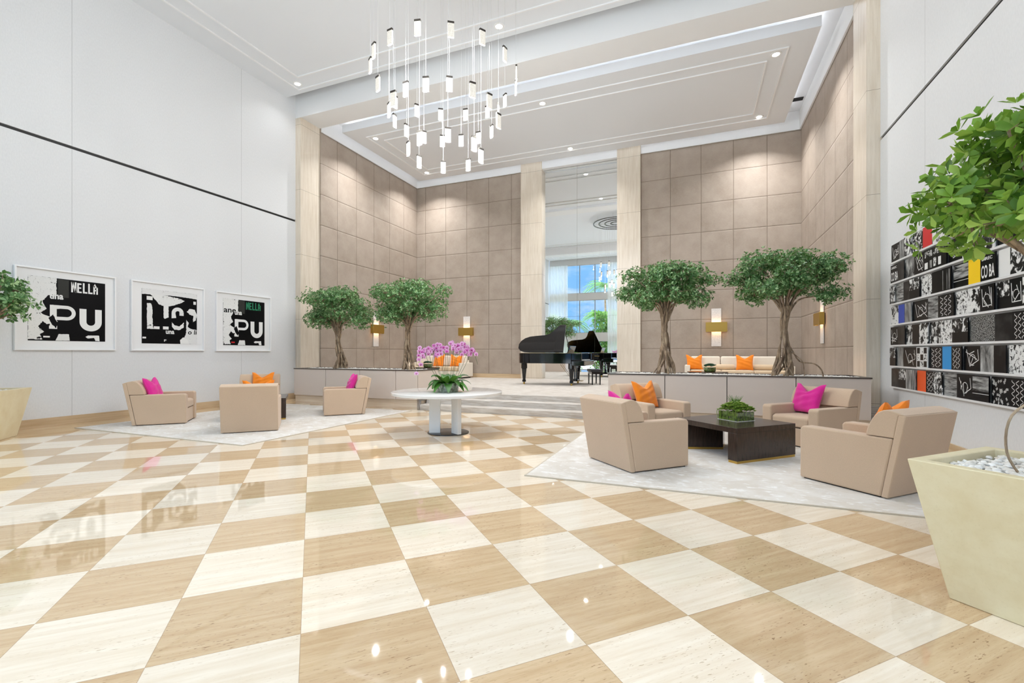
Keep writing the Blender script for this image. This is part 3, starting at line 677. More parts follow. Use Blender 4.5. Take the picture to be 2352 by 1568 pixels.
CH = [(-.69, 6.04, -45, 'tan armchair in the right group with its back to the round table', 'm', -.02),
      (-.68, 8.12, -135, 'tan armchair in the right group by the planter wall with an orange cushion', 'o', -.02),
      (1.59, 8.25, 135, 'tan armchair in the right group by the planter wall with a pink cushion', 'm', .14),
      (1.69, 5.98, 45, 'tan armchair in the right group beside the foreground planter', 'o', .02),
      (-9.83, 6.03, -45, 'tan armchair in the left group under the middle picture, leftmost one', 'm', .1),
      (-7.48, 6.08, 45, 'tan armchair in the left group turned with its back to the viewer', 'o', .1),
      (-9.83, 8.15, -135, 'tan armchair in the left group farthest back by the left wall', 'o', -.05),
      (-7.50, 8.44, 135, 'tan armchair in the left group with its side along the planter wall', 'm', .0)]
proto = make_chair()
for i, (x, y, a, lab, pc, px) in enumerate(CH):
    o = proto if i == 0 else copy_tree(proto)
    o.location = (x, y, RUGZ); o.rotation_euler = (0, 0, R(a)); tag(o, lab, 'armchair', 'matching tan armchairs')
# cushions
def pillow_mesh(w, h, d, chop=.34, seed=0):
    b = MB(); n = 22
    def P(u, v, sgn):
        s, t = 2 * u - 1, 2 * v - 1
        ed = (1 - s * s) * (1 - t * t); th = d * (max(ed, 0) ** .42)
        pin = 1 - .10 * (1 - abs(t) ** 2) * abs(s) ** 3 ; x = s * w / 2 * pin * (1 + .02 * t)
        z = t * h / 2 * (1 - .07 * (1 - s * s) * abs(t) ** 3)
        k = max(0, t) ** 1.6; dent = chop * h * k * max(0, 1 - abs(s) * 1.35) ** 1.05
        z -= dent; th *= 1 - .35 * max(0, t) * max(0, 1 - abs(s) * 2.2)
        y = sgn * th / 2 + .006 * math.sin(9 * s + seed) * max(ed, 0) + .008 * math.sin(13 * t + 5 * s + seed) * max(ed, 0)
        return (x, y, z + h / 2)
    b.grid(lambda u, v: P(u, v, -1), n, n); o = len(b.v); b.grid(lambda u, v: P(1 - u, v, 1), n, n)
    return b
pill = {}
for i, (x, y, a, lab, pc, px) in enumerate(CH):
    mat = 'magenta_silk' if pc == 'm' else 'orange_silk'
    o = pillow_mesh(.50, .48, .17, .30, i).build('throw_pillow', mat, smooth=True, angle=70)
    m = Matrix.Translation((x, y, RUGZ)) @ Matrix.Rotation(R(a), 4, 'Z') @ Matrix.Translation((px, -.10, .445)) @ Matrix.Rotation(R([-6, 8, -8, 5, -8, 6, -10, 4][i]), 4, 'Z') @ Matrix.Rotation(R(20), 4, 'X')
    o.matrix_world = m
    cname = 'hot pink' if pc == 'm' else 'orange'
    where = ['in the armchair backing onto the round table', 'in the right-group armchair by the planter wall', 'in the right-group armchair by the planter wall', 'in the armchair beside the foreground planter', 'in the leftmost armchair under the pictures', 'just showing over the armchair seen from behind', 'in the left-group armchair farthest back', 'in the left-group armchair along the planter wall'][i]
    tag(o, '%s throw cushion with a dented top %s' % (cname, where), 'cushion', 'throw cushions on the armchairs')

# ================================================================== COFFEE TABLES
def coffee(x, y, lab):
    t = thing('coffee_table', (x, y, RUGZ), R(45), lab, 'coffee table', 'dark square coffee tables')
    s = .535
    MB().box((-s, -s, .375), (s, s, .443)).build('tabletop', 'espresso_wood', t, bevel=.003)
    MB().box((-s, -s, .03), (s, -s + .14, .375)).build('slab_leg', 'espresso_wood', t, bevel=.003)
    MB().box((-s + .005, -s + .005, 0), (s - .005, -s + .135, .03)).build('brass_foot', 'brass', t)
    q = [(-.46, .06), (.02, -.07), (.38, .22), (.15, .45)]
    q = [(-.50, .40), (.06, .03), (.42, .33), (.05, .50)]
    q = [(-.45, .42), (.03, .19), (.36, .46), (-.2, .52)]
    MB().prism(q, .03, .375).build('slab_leg', 'espresso_wood', t, bevel=.003)
    MB().prism([(a * .99, b_ * .99) for a, b_ in q], 0, .03).build('brass_foot', 'brass', t)
coffee(.48, 7.14, 'dark square coffee table with brass feet and a mossy centrepiece')
coffee(-8.63, 7.17, 'dark square coffee table mostly hidden among the left armchairs')
# mossy glass centrepiece
def rosette(b, c, r, n, tilt, rs, tint=None, lw=.32, rings=3):
    for k in range(rings):
        m = max(4, n - 2 * k); rr = r * (1 - .26 * k)
        for i in range(m):
            a = 2 * math.pi * i / m + k * .5 + rs.uniform(-.1, .1); e = tilt + .35 * k
            d = Vector((math.cos(a) * math.cos(e), math.sin(a) * math.cos(e), math.sin(e))); s = Vector((-math.sin(a), math.cos(a), 0)) * rr * lw
            p = Vector(c); up = Vector((0, 0, 1)) * rr * .06
            tt = rs.random() if tint is None else tint + rs.uniform(-.15, .15)
            b.add([p, p + d * rr * .55 + s + up, p + d * rr, p + d * rr * .55 - s + up, p + d * rr * .5 - up], [(0, 4, 1), (0, 3, 4), (1, 4, 2), (4, 3, 2), ], None, tt)
t = thing('moss_centrepiece', (.53, 7.22, RUGZ + .443), R(45), 'low square green glass dish overflowing with succulents and trailing moss', 'plant centrepiece')
b = MB(); n = 4; v = []
MB().box((-.16, -.16, 0), (.16, .16, .125)).build('glass_dish', 'moss_glass', t, bevel=.004)
rs = random.Random(8); b = MB()
for k in range(230):
    x, y = rs.uniform(-.17, .17), rs.uniform(-.17, .17); m_ = max(0, 1 - (x * x + y * y) / .062); z = .115 + .12 * m_ * rs.uniform(.25, 1.05); rosette(b, (x, y, z), rs.uniform(.03, .055), 8, .55, rs)
for k in range(46):
    a = rs.uniform(0, 1.4); l = rs.uniform(.10, .17); x, y = .06 + rs.uniform(-.03, .03), .07 + rs.uniform(-.03, .03); b.tube([(x, y, .16), (x + .02 * math.cos(k), y + .02 * math.sin(k), .2), (x + l * .6 * math.cos(k), y + l * .6 * math.sin(k), .17 + l)], [.006, .005, .001], 4, None, .1)
b.build('succulents', 'succulent_leaf', t, tint=True)
b = MB()
for k in range(16):
    a = rs.uniform(0, 6.28); m = max(abs(math.cos(a)), abs(math.sin(a))); x, y = .168 * math.cos(a) / m, .168 * math.sin(a) / m; w = rs.uniform(.05, .13)
    b.tube(smoothpts([(x * .7, y * .7, .15), (x * .98, y * .98, .14), (x * 1.06, y * 1.06, .10), (x * 1.03 + .01, y * 1.04, .12 - w)], 3), .0035, 4, None, .45)
b.build('trailing_moss', 'succulent_leaf', t, tint=True)
b = MB()
for k in range(90):
    s = k / 90 * 4; e = int(s); q = (s - e) * .34 - .17; x, y = [(q, -.172), (.172, q), (-q, .172), (-.172, -q)][e]; b.frustum((x * .985, y * .985), .005, 0, .003, .006, 6)
b.build('pebble_edging', 'white_pebble', t)

# ================================================================== ROUND TABLE AND ORCHIDS
t = thing('round_table', (-4.07, 7.18, 0), 0, 'round white lacquered table on two panel legs, carrying the orchids', 'table')
MB().lathe((0, 0, 0), [(.0, .665), (.94, .665), (.965, .672), (.97, .71), (.96, .715), (0, .715)], 96).build('tabletop', 'white_lacquer', t, smooth=True, angle=30)
MB().box((-.28, -.24, .02), (-.20 + .11, -.19 + .02, .665)).xf(Matrix.Rotation(R(22), 4, 'Z')).build('panel_leg', 'white_lacquer', t, bevel=.003)
MB().box((-.11, -.035, .02), (.11, .035, .665)).xf(Matrix.Translation((.30, -.22, 0)) @ Matrix.Rotation(R(-32), 4, 'Z')).build('panel_leg', 'white_lacquer', t, bevel=.003)
MB().lathe((.06, -.07, 0), [(0, 0), (.36, 0), (.36, .012), (.345, .02), (0, .02)], 64).build('foot_plate', 'dark_metal', t, smooth=True, angle=30)
TZ = .715
t = thing('orchid_arrangement', (-4.02, 7.1, TZ), 0, 'pink and white orchids with broad leaves in a glass pot', 'orchids')
rs = random.Random(5)
MB().lathe((0, 0, 0), [(0, 0), (.18, 0), (.19, .01), (.20, .155), (.185, .155), (.18, .13), (0, .13)], 36).build('glass_pot', 'clear_pot', t, smooth=True, angle=40)
def strap(b, a, l, w, lift, droop, z0=.13, r0=.08, t0=.5):
    n = 9; v = []; T = []
    for i in range(n + 1):
        q = i / n; rr = r0 + l * q * (1 - .12 * q); z = z0 + lift * math.sin(min(q * 1.5, 1.57)) - droop * q ** 2.2
        ww = w * (math.sin(math.pi * min(.97, q * .86 + .12)) ** .7)
        cx, cy = rr * math.cos(a), rr * math.sin(a); sx_, sy_ = -math.sin(a) * ww, math.cos(a) * ww
        v += [(cx - sx_, cy - sy_, z + .22 * ww), (cx, cy, z - .1 * ww), (cx + sx_, cy + sy_, z + .22 * ww)]; T += [t0, t0 + .2, t0]
    f = []
    for i in range(n): f += [(3 * i, 3 * i + 1, 3 * i + 4, 3 * i + 3), (3 * i + 1, 3 * i + 2, 3 * i + 5, 3 * i + 4)]
    b.add(v, f, None, T)
TRn = math.atan2(-.37, .93)
for k in range(22):
    a = 2 * math.pi * k / 22 * 1.0 + rs.uniform(-.15, .15) + (.3 if k % 2 else 0); up = k % 3
    b = MB(); strap(b, a, rs.uniform(.26, .42), rs.uniform(.066, .09), [.10, .16, .24][up], [.20, .16, .10][up], .12, .06, rs.uniform(.1, .6))
    zz = min(v[2] for v in b.v)
    if zz < .004: b.v = [(x, y, max(z, .004)) for x, y, z in b.v]
    b.build('leaf', 'orchid_leaf', t, smooth=True, angle=180, tint=True)
camdir = Vector((4.02, -7.1, 0)).normalized(); side = Vector((.866, .5, 0))
side = Vector((-camdir.y, camdir.x, 0)).normalized()
def flower(p, face, s, pale):
    f = face.normalized(); a = f.cross(Vector((0, 0, 1))).normalized(); u = a.cross(f)
    b = MB()
    spec = [(0, .42, .9, 1.0), (130, .40, .85, .9), (-130, .40, .85, .9), (62, .95, .82, 1.), (-62, .95, .82, 1.)]
    for i, (ang, wd, ln, _) in enumerate(spec):
        w = R(90 + ang); d = a * math.cos(w) + u * math.sin(w); e = f.cross(d); rows = []; T = []
        prof = [(0, .10), (.35, .8), (.7, 1.), (.92, .7), (1.04, .12)]
        for q, k in prof:
            c = Vector(p) + d * s * ln * q + f * s * (.10 * math.sin(q * 2.4) - (0.06 if i < 3 else 0)); ww = s * .5 * wd * k
            rows += [c - e * ww + f * s * .02, c + f * s * .04, c + e * ww + f * s * .02]; base = pale + .15
            T += [base + .5 * q if q > .5 else base, base * .4 + q * .3, base + .5 * q if q > .5 else base]
        ff = []
        for r_ in range(4): ff += [(3 * r_, 3 * r_ + 1, 3 * r_ + 4, 3 * r_ + 3), (3 * r_ + 1, 3 * r_ + 2, 3 * r_ + 5, 3 * r_ + 4)]
        b.add(rows, ff, 0, T)
    c = Vector(p) + f * s * .2; b.add([c - a * s * .16, c - u * s * .34, c + a * s * .16, c + u * s * .14, c + f * s * .16], [(0, 1, 4), (1, 2, 4), (2, 3, 4), (3, 0, 4)], 1)
    return b
nflo = 0
for k in range(14):
    q = (k + .5 + rs.uniform(-.4, .4)) / 14 * 2 - 1; x0 = side * (q * .13) + camdir * rs.uniform(-.09, .09)
    sp = q * .42; hz = .74 + .06 * math.cos(q * 2) + rs.uniform(-.05, .05); dep = rs.uniform(-.12, .12)
    apex = side * sp + camdir * dep + Vector((0, 0, hz)); sg = 1 if q > 0 else -1
    tip = apex + side * sg * rs.uniform(.10, .17) + camdir * .06 + Vector((0, 0, -.10 - (.15 if k in (0, 13) else .02 * rs.random())))
    if k == 0: tip = apex + side * -.12 + Vector((0, 0, -.38))
    pts = smoothpts([x0 + Vector((0, 0, .12)), side * sp * .75 + camdir * dep * .8 + Vector((0, 0, hz * .6)), apex - Vector((0, 0, .05)), apex + side * sg * .05, tip], 5)
    b = MB(); b.tube(pts, .0032, 5); b.build('flower_stem', 'green_stem', t, smooth=True)
    m = 7 if k not in (0, 1, 12, 13) else 8
    for j in range(m):
        if nflo >= 98: break
        pp = pts[int(10 + (len(pts) - 11) * j / (m - 1))]; off = (side * rs.uniform(-.06, .06) + camdir * rs.uniform(.0, .05) + Vector((0, 0, rs.uniform(-.06, .045))))
        face = camdir + side * rs.uniform(-.7, .7) + Vector((0, 0, rs.uniform(-.25, .35)))
        if rs.random() < .22: face = -camdir + side * rs.uniform(-1, 1)
        flower(pp + off, face, rs.uniform(.046, .058), rs.uniform(.4, .95)).build('flower', ['orchid_petal', 'orchid_lip'], t, smooth=True, angle=180, tint=True); nflo += 1

# ================================================================== SCONCES
def sconce(loc, rz, lab):
    t = thing('wall_sconce', loc, rz, lab, 'wall light', 'brass and alabaster wall sconces')   # local -y points into the room, z = centre of band
    MB().box((-.15, -.035, -.64), (.15, -.012, .62)).build('alabaster_plate', 'sconce_alabaster', t, bevel=.004)
    MB().box((-.22, -.04, -.14), (.22, 0, .14)).build('back_box', 'back_black', t)
    b = MB().box((-.325, -.155, -.16), (.325, -.14, .16)).box((-.325, -.14, -.16), (-.31, -.04, .16)).box((.31, -.14, -.16), (.325, -.04, .16)); b.build('brass_band', 'satin_brass', t, bevel=.003)
    MB().box((-.2, -.12, -.05), (.2, -.06, .05)).build('lamp_tube', 'sconce_glow', t)
    for s in (1, -1):
        o = area('sconce_lamp', (0, -.09, .07 * s), (0 if s < 0 else R(180), 0, 0), .34, .05, SCONCE_W, (1, .66, .36)); o.parent = t
sconce((.645, YB, 2.24), 0, 'brass-banded wall sconce on the back wall behind the right sofa')
sconce((-8.66, YB, 2.24), 0, 'brass-banded wall sconce on the back wall behind the left sofa')
sconce((3.08, 14.2, 2.27), R(-90), 'brass-banded wall sconce on the right side wall of the alcove')
sconce((-11.05, 14.12, 2.26), R(90), 'brass-banded wall sconce on the left side wall of the alcove')

# ================================================================== SOFAS, BOLSTERS
def sofa(x0, x1, y0, lab, ncu):
    t = thing('sofa', (x0, y0, PZ), 0, lab, 'sofa', 'cream sofas in the alcove'); w = x1 - x0; d = .92
    for a in (0, w - .16): MB().box((a, 0, .05), (a + .16, d, .60)).build('arm', 'sofa_fabric', t, bevel=.015)
    MB().box((.16, .03, .05), (w - .16, d, .28)).build('base', 'sofa_fabric', t, bevel=.01)
    MB().box((.16, d - .16, .28), (w - .16, d, .70)).build('back_frame', 'sofa_fabric', t, bevel=.02)
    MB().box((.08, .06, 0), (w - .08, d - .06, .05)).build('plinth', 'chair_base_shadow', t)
    iw = (w - .33) / ncu
    for k in range(ncu):
        a = .165 + iw * k; MB().box((a + .005, .02, .285), (a + iw - .005, d - .16, .455)).build('seat_cushion', 'sofa_tan_fabric', t, bevel=.04, seg=3)
        b = MB().box((a + .01, -.10, .46), (a + iw - .01, .08, .88)); b.xf(Matrix.Translation((0, d - .22, 0)) @ Matrix.Translation((0, 0, .46)) @ Matrix.Rotation(R(-8), 4, 'X') @ Matrix.Translation((0, 0, -.46)))
        b.build('back_cushion', 'sofa_fabric', t, bevel=.05, seg=3)
    return t
sofa(-.32, 2.74, 15.85, 'cream three-seat sofa behind the right planter wall', 3)
sofa(-10.95, -8.3, 15.8, 'cream sofa against the back wall, behind the orchids', 3)
for (x, lab) in ((.85, 'tan bolster cushion in the middle of the right sofa'), (.18, 'tan bolster cushion at the left of the right sofa'), (1.95, 'tan bolster cushion behind the tree roots on the right sofa'), (-10.2, 'tan bolster cushion at the left end of the left sofa')):
    o = MB().lathe((0, 0, 0), [(0, -.30), (.06, -.30), (.085, -.26), (.09, 0), (.085, .26), (.06, .30), (0, .30)], 20).build('bolster', 'sofa_tan_fabric', smooth=True)
    o.rotation_euler = (0, R(90), 0); o.location = (x, 16.28 if x > -3 else 16.23, PZ + .545); tag(o, lab, 'cushion', 'bolsters on the sofas')
for (x, lab, rz, y) in ((-.02, 'orange cushion at the left end of the right sofa', 10, 16.15), (1.42, 'orange cushion at the right of the right sofa', -6, 16.1), (-9.55, 'orange cushion on the left sofa, left of the two', -5, 16.1), (-8.75, 'orange cushion on the left sofa, right of the two', 8, 16.1)):
    o = pillow_mesh(.50, .50, .17, .26, x).build('sofa_pillow', 'orange_silk', smooth=True, angle=70)
    o.matrix_world = Matrix.Translation((x, y, PZ + .455)) @ Matrix.Rotation(R(rz), 4, 'Z') @ Matrix.Rotation(R(-16), 4, 'X'); tag(o, lab, 'cushion', 'orange cushions on the sofas')
# low round tables with succulent bowls
for (x, y, lab, lab2) in ((.30, 13.6, 'dark low round table in front of the right sofa', 'green glass bowl of blue-green agave on the dark round table'), (-8.75, 13.9, 'dark low round table in front of the left sofa', 'bowl of dark succulents seen behind the orchid leaves')):
    t = thing('low_round_table', (x, y, PZ), 0, lab, 'table', 'low round tables')
    MB().lathe((0, 0, 0), [(0, .44), (.50, .44), (.51, .45), (.51, .49), (0, .49)], 64).build('tabletop', 'espresso_wood', t, smooth=True, angle=30)
    MB().lathe((0, 0, 0), [(0, 0), (.28, 0), (.28, .03), (.1, .05), (.1, .44), (0, .44)], 40).build('pedestal', 'espresso_wood', t, smooth=True, angle=30)
    p = thing('succulent_bowl', (x + (.06 if x > 0 else .1), y, PZ + .49), 0, lab2, 'plant', 'succulent bowls')
    MB().lathe((0, 0, 0), [(0, 0), (.13, 0), (.15, .02), (.155, .12), (0, .12)], 32).build('bowl', 'moss_glass', p, smooth=True, angle=40)
    b = MB(); rr = random.Random(int(y * 10))
    for k in range(13): a = k * 2.4; q = .035 * math.sqrt(k); rosette(b, (q * math.cos(a), q * math.sin(a), .13 + .05 * (1 - k / 13)), rr.uniform(.07, .10), 9, .5, rr, .6)
    b.build('agave', 'agave_leaf', p, tint=True)

# ================================================================== GRAND PIANO
t = thing('grand_piano', (-5.28, 13.64, PZ), 0, 'black grand piano with raised lid in front of the tall mirror', 'piano')
# plan outline: x along length (0 tail .. 2.22 keyboard end), y across (0 bass side .. 1.46)
def plan(off=0., x1=1.80):
    tail = [(x1, off), (.50, off), (.30, off + .02), (.14, .09 + off), (.04, .22 + off), (off, .42), (.03 + off, .60), (.12 + off, .74), (.27, .83 - off), (.50, .87 - off), (.80, .90 - off), (.98, .98 - off), (1.12, 1.14 - off), (1.24, 1.33 - off), (1.36, 1.43 - off), (1.46, 1.46 - off), (x1, 1.46 - off)]
    return tail
pl = [(x, y) for x, y in plan(0, 1.80)]
rim = pl[::-1]
MB().prism(pl[::-1], .67, .985).build('case', 'piano_black', t, bevel=.008)
MB().prism([(x * .985 + .012, y * .96 + .03) for x, y in pl][::-1], .986, .992).build('sound_board', 'piano_plate', t)
# keyboard end: key bed, arms, keys
MB().box((1.80, 0, .60), (2.20, 1.46, .76)).box((1.80, 0, .76), (2.12, .07, .985)).box((1.80, 1.39, .76), (2.12, 1.46, .985)).build('key_bed', 'piano_black', t, bevel=.02, seg=3)
MB().box((1.80, .07, .76), (1.93, 1.39, .985)).build('fall_board', 'piano_black', t, bevel=.01)
MB().box((1.93, .12, .765), (2.10, 1.34, .785)).build('white_keys', 'key_white', t)
b = MB()
for k in range(50):
    if k % 7 in (0, 1, 3, 4, 5): b.box((1.93, .13 + k * .0243, .785), (2.03, .142 + k * .0243, .797))
b.build('black_keys', 'piano_black', t)
b = MB()
for k in range(9): b.box((1.45 + .022 * k, 1.461, .845), (1.45 + .022 * k + .013, 1.463, .872))
b.build('gold_lettering', 'brass', t)
# folded front flap + raised lid
TH = R(38)
lidm = Matrix.Translation((0, .0, .998)) @ Matrix.Rotation(TH, 4, 'X')
lp = [(1.56, 0), (.50, 0), (.30, .02), (.14, .09), (.04, .22), (0, .42), (.03, .60), (.12, .74), (.27, .83), (.50, .87), (.76, .90), (.90, .97), (.99, 1.10), (1.07, 1.30), (1.12, 1.42), (1.16, 1.46), (1.34, 1.46)]
MB().prism([(x, y) for x, y in lp][::-1], 0, .022, None, lidm).build('lid', 'piano_black', t, bevel=.004)
lm2 = lidm @ Matrix.Translation((0, 0, .026))
MB().prism([(1.26, .01), (1.553, .01), (1.335, 1.44), (1.18, 1.44), (1.12, 1.34)], 0, .02, None, lm2).build('front_flap', 'piano_black', t, bevel=.004)
e = lidm @ Vector((1.35, 1.20, -.002)); MB().tube([(1.42, 1.36, .98), tuple(e)], .011, 8).build('prop_stick', 'piano_black', t)
MB().box((1.58, .35, .985), (1.61, 1.1, 1.22)).xf(Matrix.Translation((1.6, 0, .985)) @ Matrix.Rotation(R(20), 4, 'Y') @ Matrix.Translation((-1.6, 0, -.985))).build('music_desk', 'piano_black', t, bevel=.006)
for (x, y) in ((.20, .26), (1.78, .13), (1.70, 1.30)):
    b = MB().frustum((x, y), .098, .50, .098, .67, 8, R(22.5)).frustum((x, y), .048, .14, .082, .50, 8, R(22.5)).frustum((x, y), .062, .075, .058, .14, 8, R(22.5)); lg = b.build('leg', 'piano_black', t, bevel=.006)
    MB().lathe((x, y, 0), [(0, 0), (.028, .002), (.034, .03), (.028, .06), (.012, .075), (0, .075)], 16).build('caster', 'brass', lg, smooth=True)
b = MB().box((1.74, .60, .14), (1.78, .64, .62)).box((1.74, .82, .14), (1.78, .86, .62)).box((1.66, .56, .10), (1.86, .90, .17)); b.build('pedal_lyre', 'piano_black', t, bevel=.005)
b = MB()
for y in (.65, .73, .81): b.box((1.86, y - .018, .105), (2.0, y + .018, .12))
b.build('pedals', 'brass', t, bevel=.004)
MB().tube([(1.30, .62, .62), (1.68, .66, .13)], .006, 6).tube([(1.30, .84, .62), (1.68, .80, .13)], .006, 6).build('lyre_rods', 'brass', t)
# stool
s = thing('piano_stool', (-2.98, 14.64, PZ), R(113), 'small black rectangular piano stool beside the keyboard', 'stool')
MB().box((-.34, -.17, .40), (.34, .17, .48)).build('seat', 'bench_pad', s, bevel=.012)
MB().box((-.31, -.14, .33), (.31, .14, .40)).build('apron', 'piano_black', s)
for sx_ in (-1, 1):
    for sy_ in (-1, 1): MB().frustum((sx_ * .29, sy_ * .12), .022, 0, .032, .33, 4, R(45)).build('leg', 'piano_black', s)
# orchid seen by the piano in the mirror is the arrangement's own reflection

# ================================================================== FRAMED PRINTS ON THE LEFT WALL
def text_mesh(body, size, bold=.0):
    c = bpy.data.curves.new('lettering', 'FONT'); c.body = body; c.size = size; c.offset = bold; c.fill_mode = 'FRONT'; c.resolution_u = 4
    o = bpy.data.objects.new('lettering', c); col.objects.link(o); dg = bpy.context.evaluated_depsgraph_get(); me = bpy.data.meshes.new_from_object(o.evaluated_get(dg))
    v = [tuple(x.co) for x in me.vertices]; f = [tuple(p.vertices) for p in me.polygons]; bpy.data.objects.remove(o); bpy.data.curves.remove(c); bpy.data.meshes.remove(me)
    return v, f
def put_text(b, body, x, z, w, h, mi, layer, bold=.0, slant=0.):
    v, f = text_mesh(body, 1., bold); xs = [p[0] for p in v]; ys = [p[1] for p in v]; x0, x1, y0, y1 = min(xs), max(xs), min(ys), max(ys)
    b.add([(x + (p[0] - x0) / (x1 - x0) * w + slant * (p[1] - y0) / (y1 - y0), -layer, z + (p[1] - y0) / (y1 - y0) * h) for p in v], f, mi)
def patch(b, poly, mi, layer, jag=0., rs=None):
    pts = []
    for i, p in enumerate(poly):
        q = poly[(i + 1) % len(poly)]; d = math.hypot(q[0] - p[0], q[1] - p[1]); n = max(1, int(d / .02)) if jag else 1
        for k in range(n):
            t_ = k / n; jx = rs.uniform(-jag, jag) if jag and 0 < k else 0; jz = rs.uniform(-jag, jag) if jag and 0 < k else 0; pts.append((p[0] + (q[0] - p[0]) * t_ + jx, -layer, p[1] + (q[1] - p[1]) * t_ + jz))
    b.add(pts, [tuple(range(len(pts)))], mi)
def letterP(b, x, z, w, h, st, mi, layer):
    b.add([(x, -layer, z), (x + st, -layer, z), (x + st, -layer, z + h), (x, -layer, z + h)], [(0, 1, 2, 3)], mi)
    r = h * .31; out = arc(x + w - r, z + h - r, r, -90, 90, 14); ri = r - st * .62; inn = arc(x + w - r, z + h - r, ri, -90, 90, 14)
    out = [(x + st, z + h - 2 * r)] + out + [(x + st, z + h)]; inn = [(x + st, z + h - r - ri)] + inn + [(x + st, z + h - r + ri)]
    n = len(out); b.add([(p[0], -layer, p[1]) for p in out + inn], [(i, i + 1, n + i + 1, n + i) for i in range(n - 1)], mi)
def letterU(b, x, z, w, h, st, mi, layer):
    r = w / 2; out = [(x, z + h)] + arc(x + r, z + r, r, 180, 360, 18) + [(x + w, z + h)]; ri = r - st; inn = [(x + st, z + h)] + arc(x + r, z + r, ri, 180, 360, 18) + [(x + w - st, z + h)]
    n = len(out); b.add([(p[0], -layer, p[1]) for p in out + inn], [(i, i + 1, n + i + 1, n + i) for i in range(n - 1)], mi)
def rc(b, x, z, w, h, mi, layer): b.add([(x, -layer, z), (x + w, -layer, z), (x + w, -layer, z + h), (x, -layer, z + h)], [(0, 1, 2, 3)], mi)
PM = ['ink_black', 'ink_white', 'torn_paper', 'paper_scuffed', 'ink_grey', 'ink_green', 'ink_red']
def nella(b, x, z, w, h, mi, la):
    u = w / 5.0; s = u * .30; g = u * .12
    X = x; rc(b, X, z, s, h, mi, la); rc(b, X + u * .62, z, s, h, mi, la); b.add([(X + s * .2, -la, z + h), (X + s * 1.1, -la, z + h), (X + u * .62 + s, -la, z + h * .02), (X + u * .62, -la, z)], [(0, 1, 2, 3)], mi)
    X += u * 1.05
    rc(b, X, z, s, h * .95, mi, la); rc(b, X + s, z, u * .5, h * .14, mi, la); rc(b, X + s, z + h * .42, u * .4, h * .13, mi, la); rc(b, X + s, z + h * .80, u * .45, h * .14, mi, la)
    X += u * 1.0
    for k in range(2): rc(b, X, z, s, h, mi, la); rc(b, X + s, z, u * .5, h * .15, mi, la); X += u * .95
    rc(b, X, z, s, h * .85, mi, la); rc(b, X + u * .55, z, s, h * .7, mi, la); rc(b, X + s, z + h * .32, u * .4, h * .13, mi, la); b.add([(X, -la, z + h * .75), (X + u * .3, -la, z + h * 1.05), (X + u * .75, -la, z + h * .6), (X + u * .5, -la, z + h * .6)], [(0, 1, 2, 3)], mi)
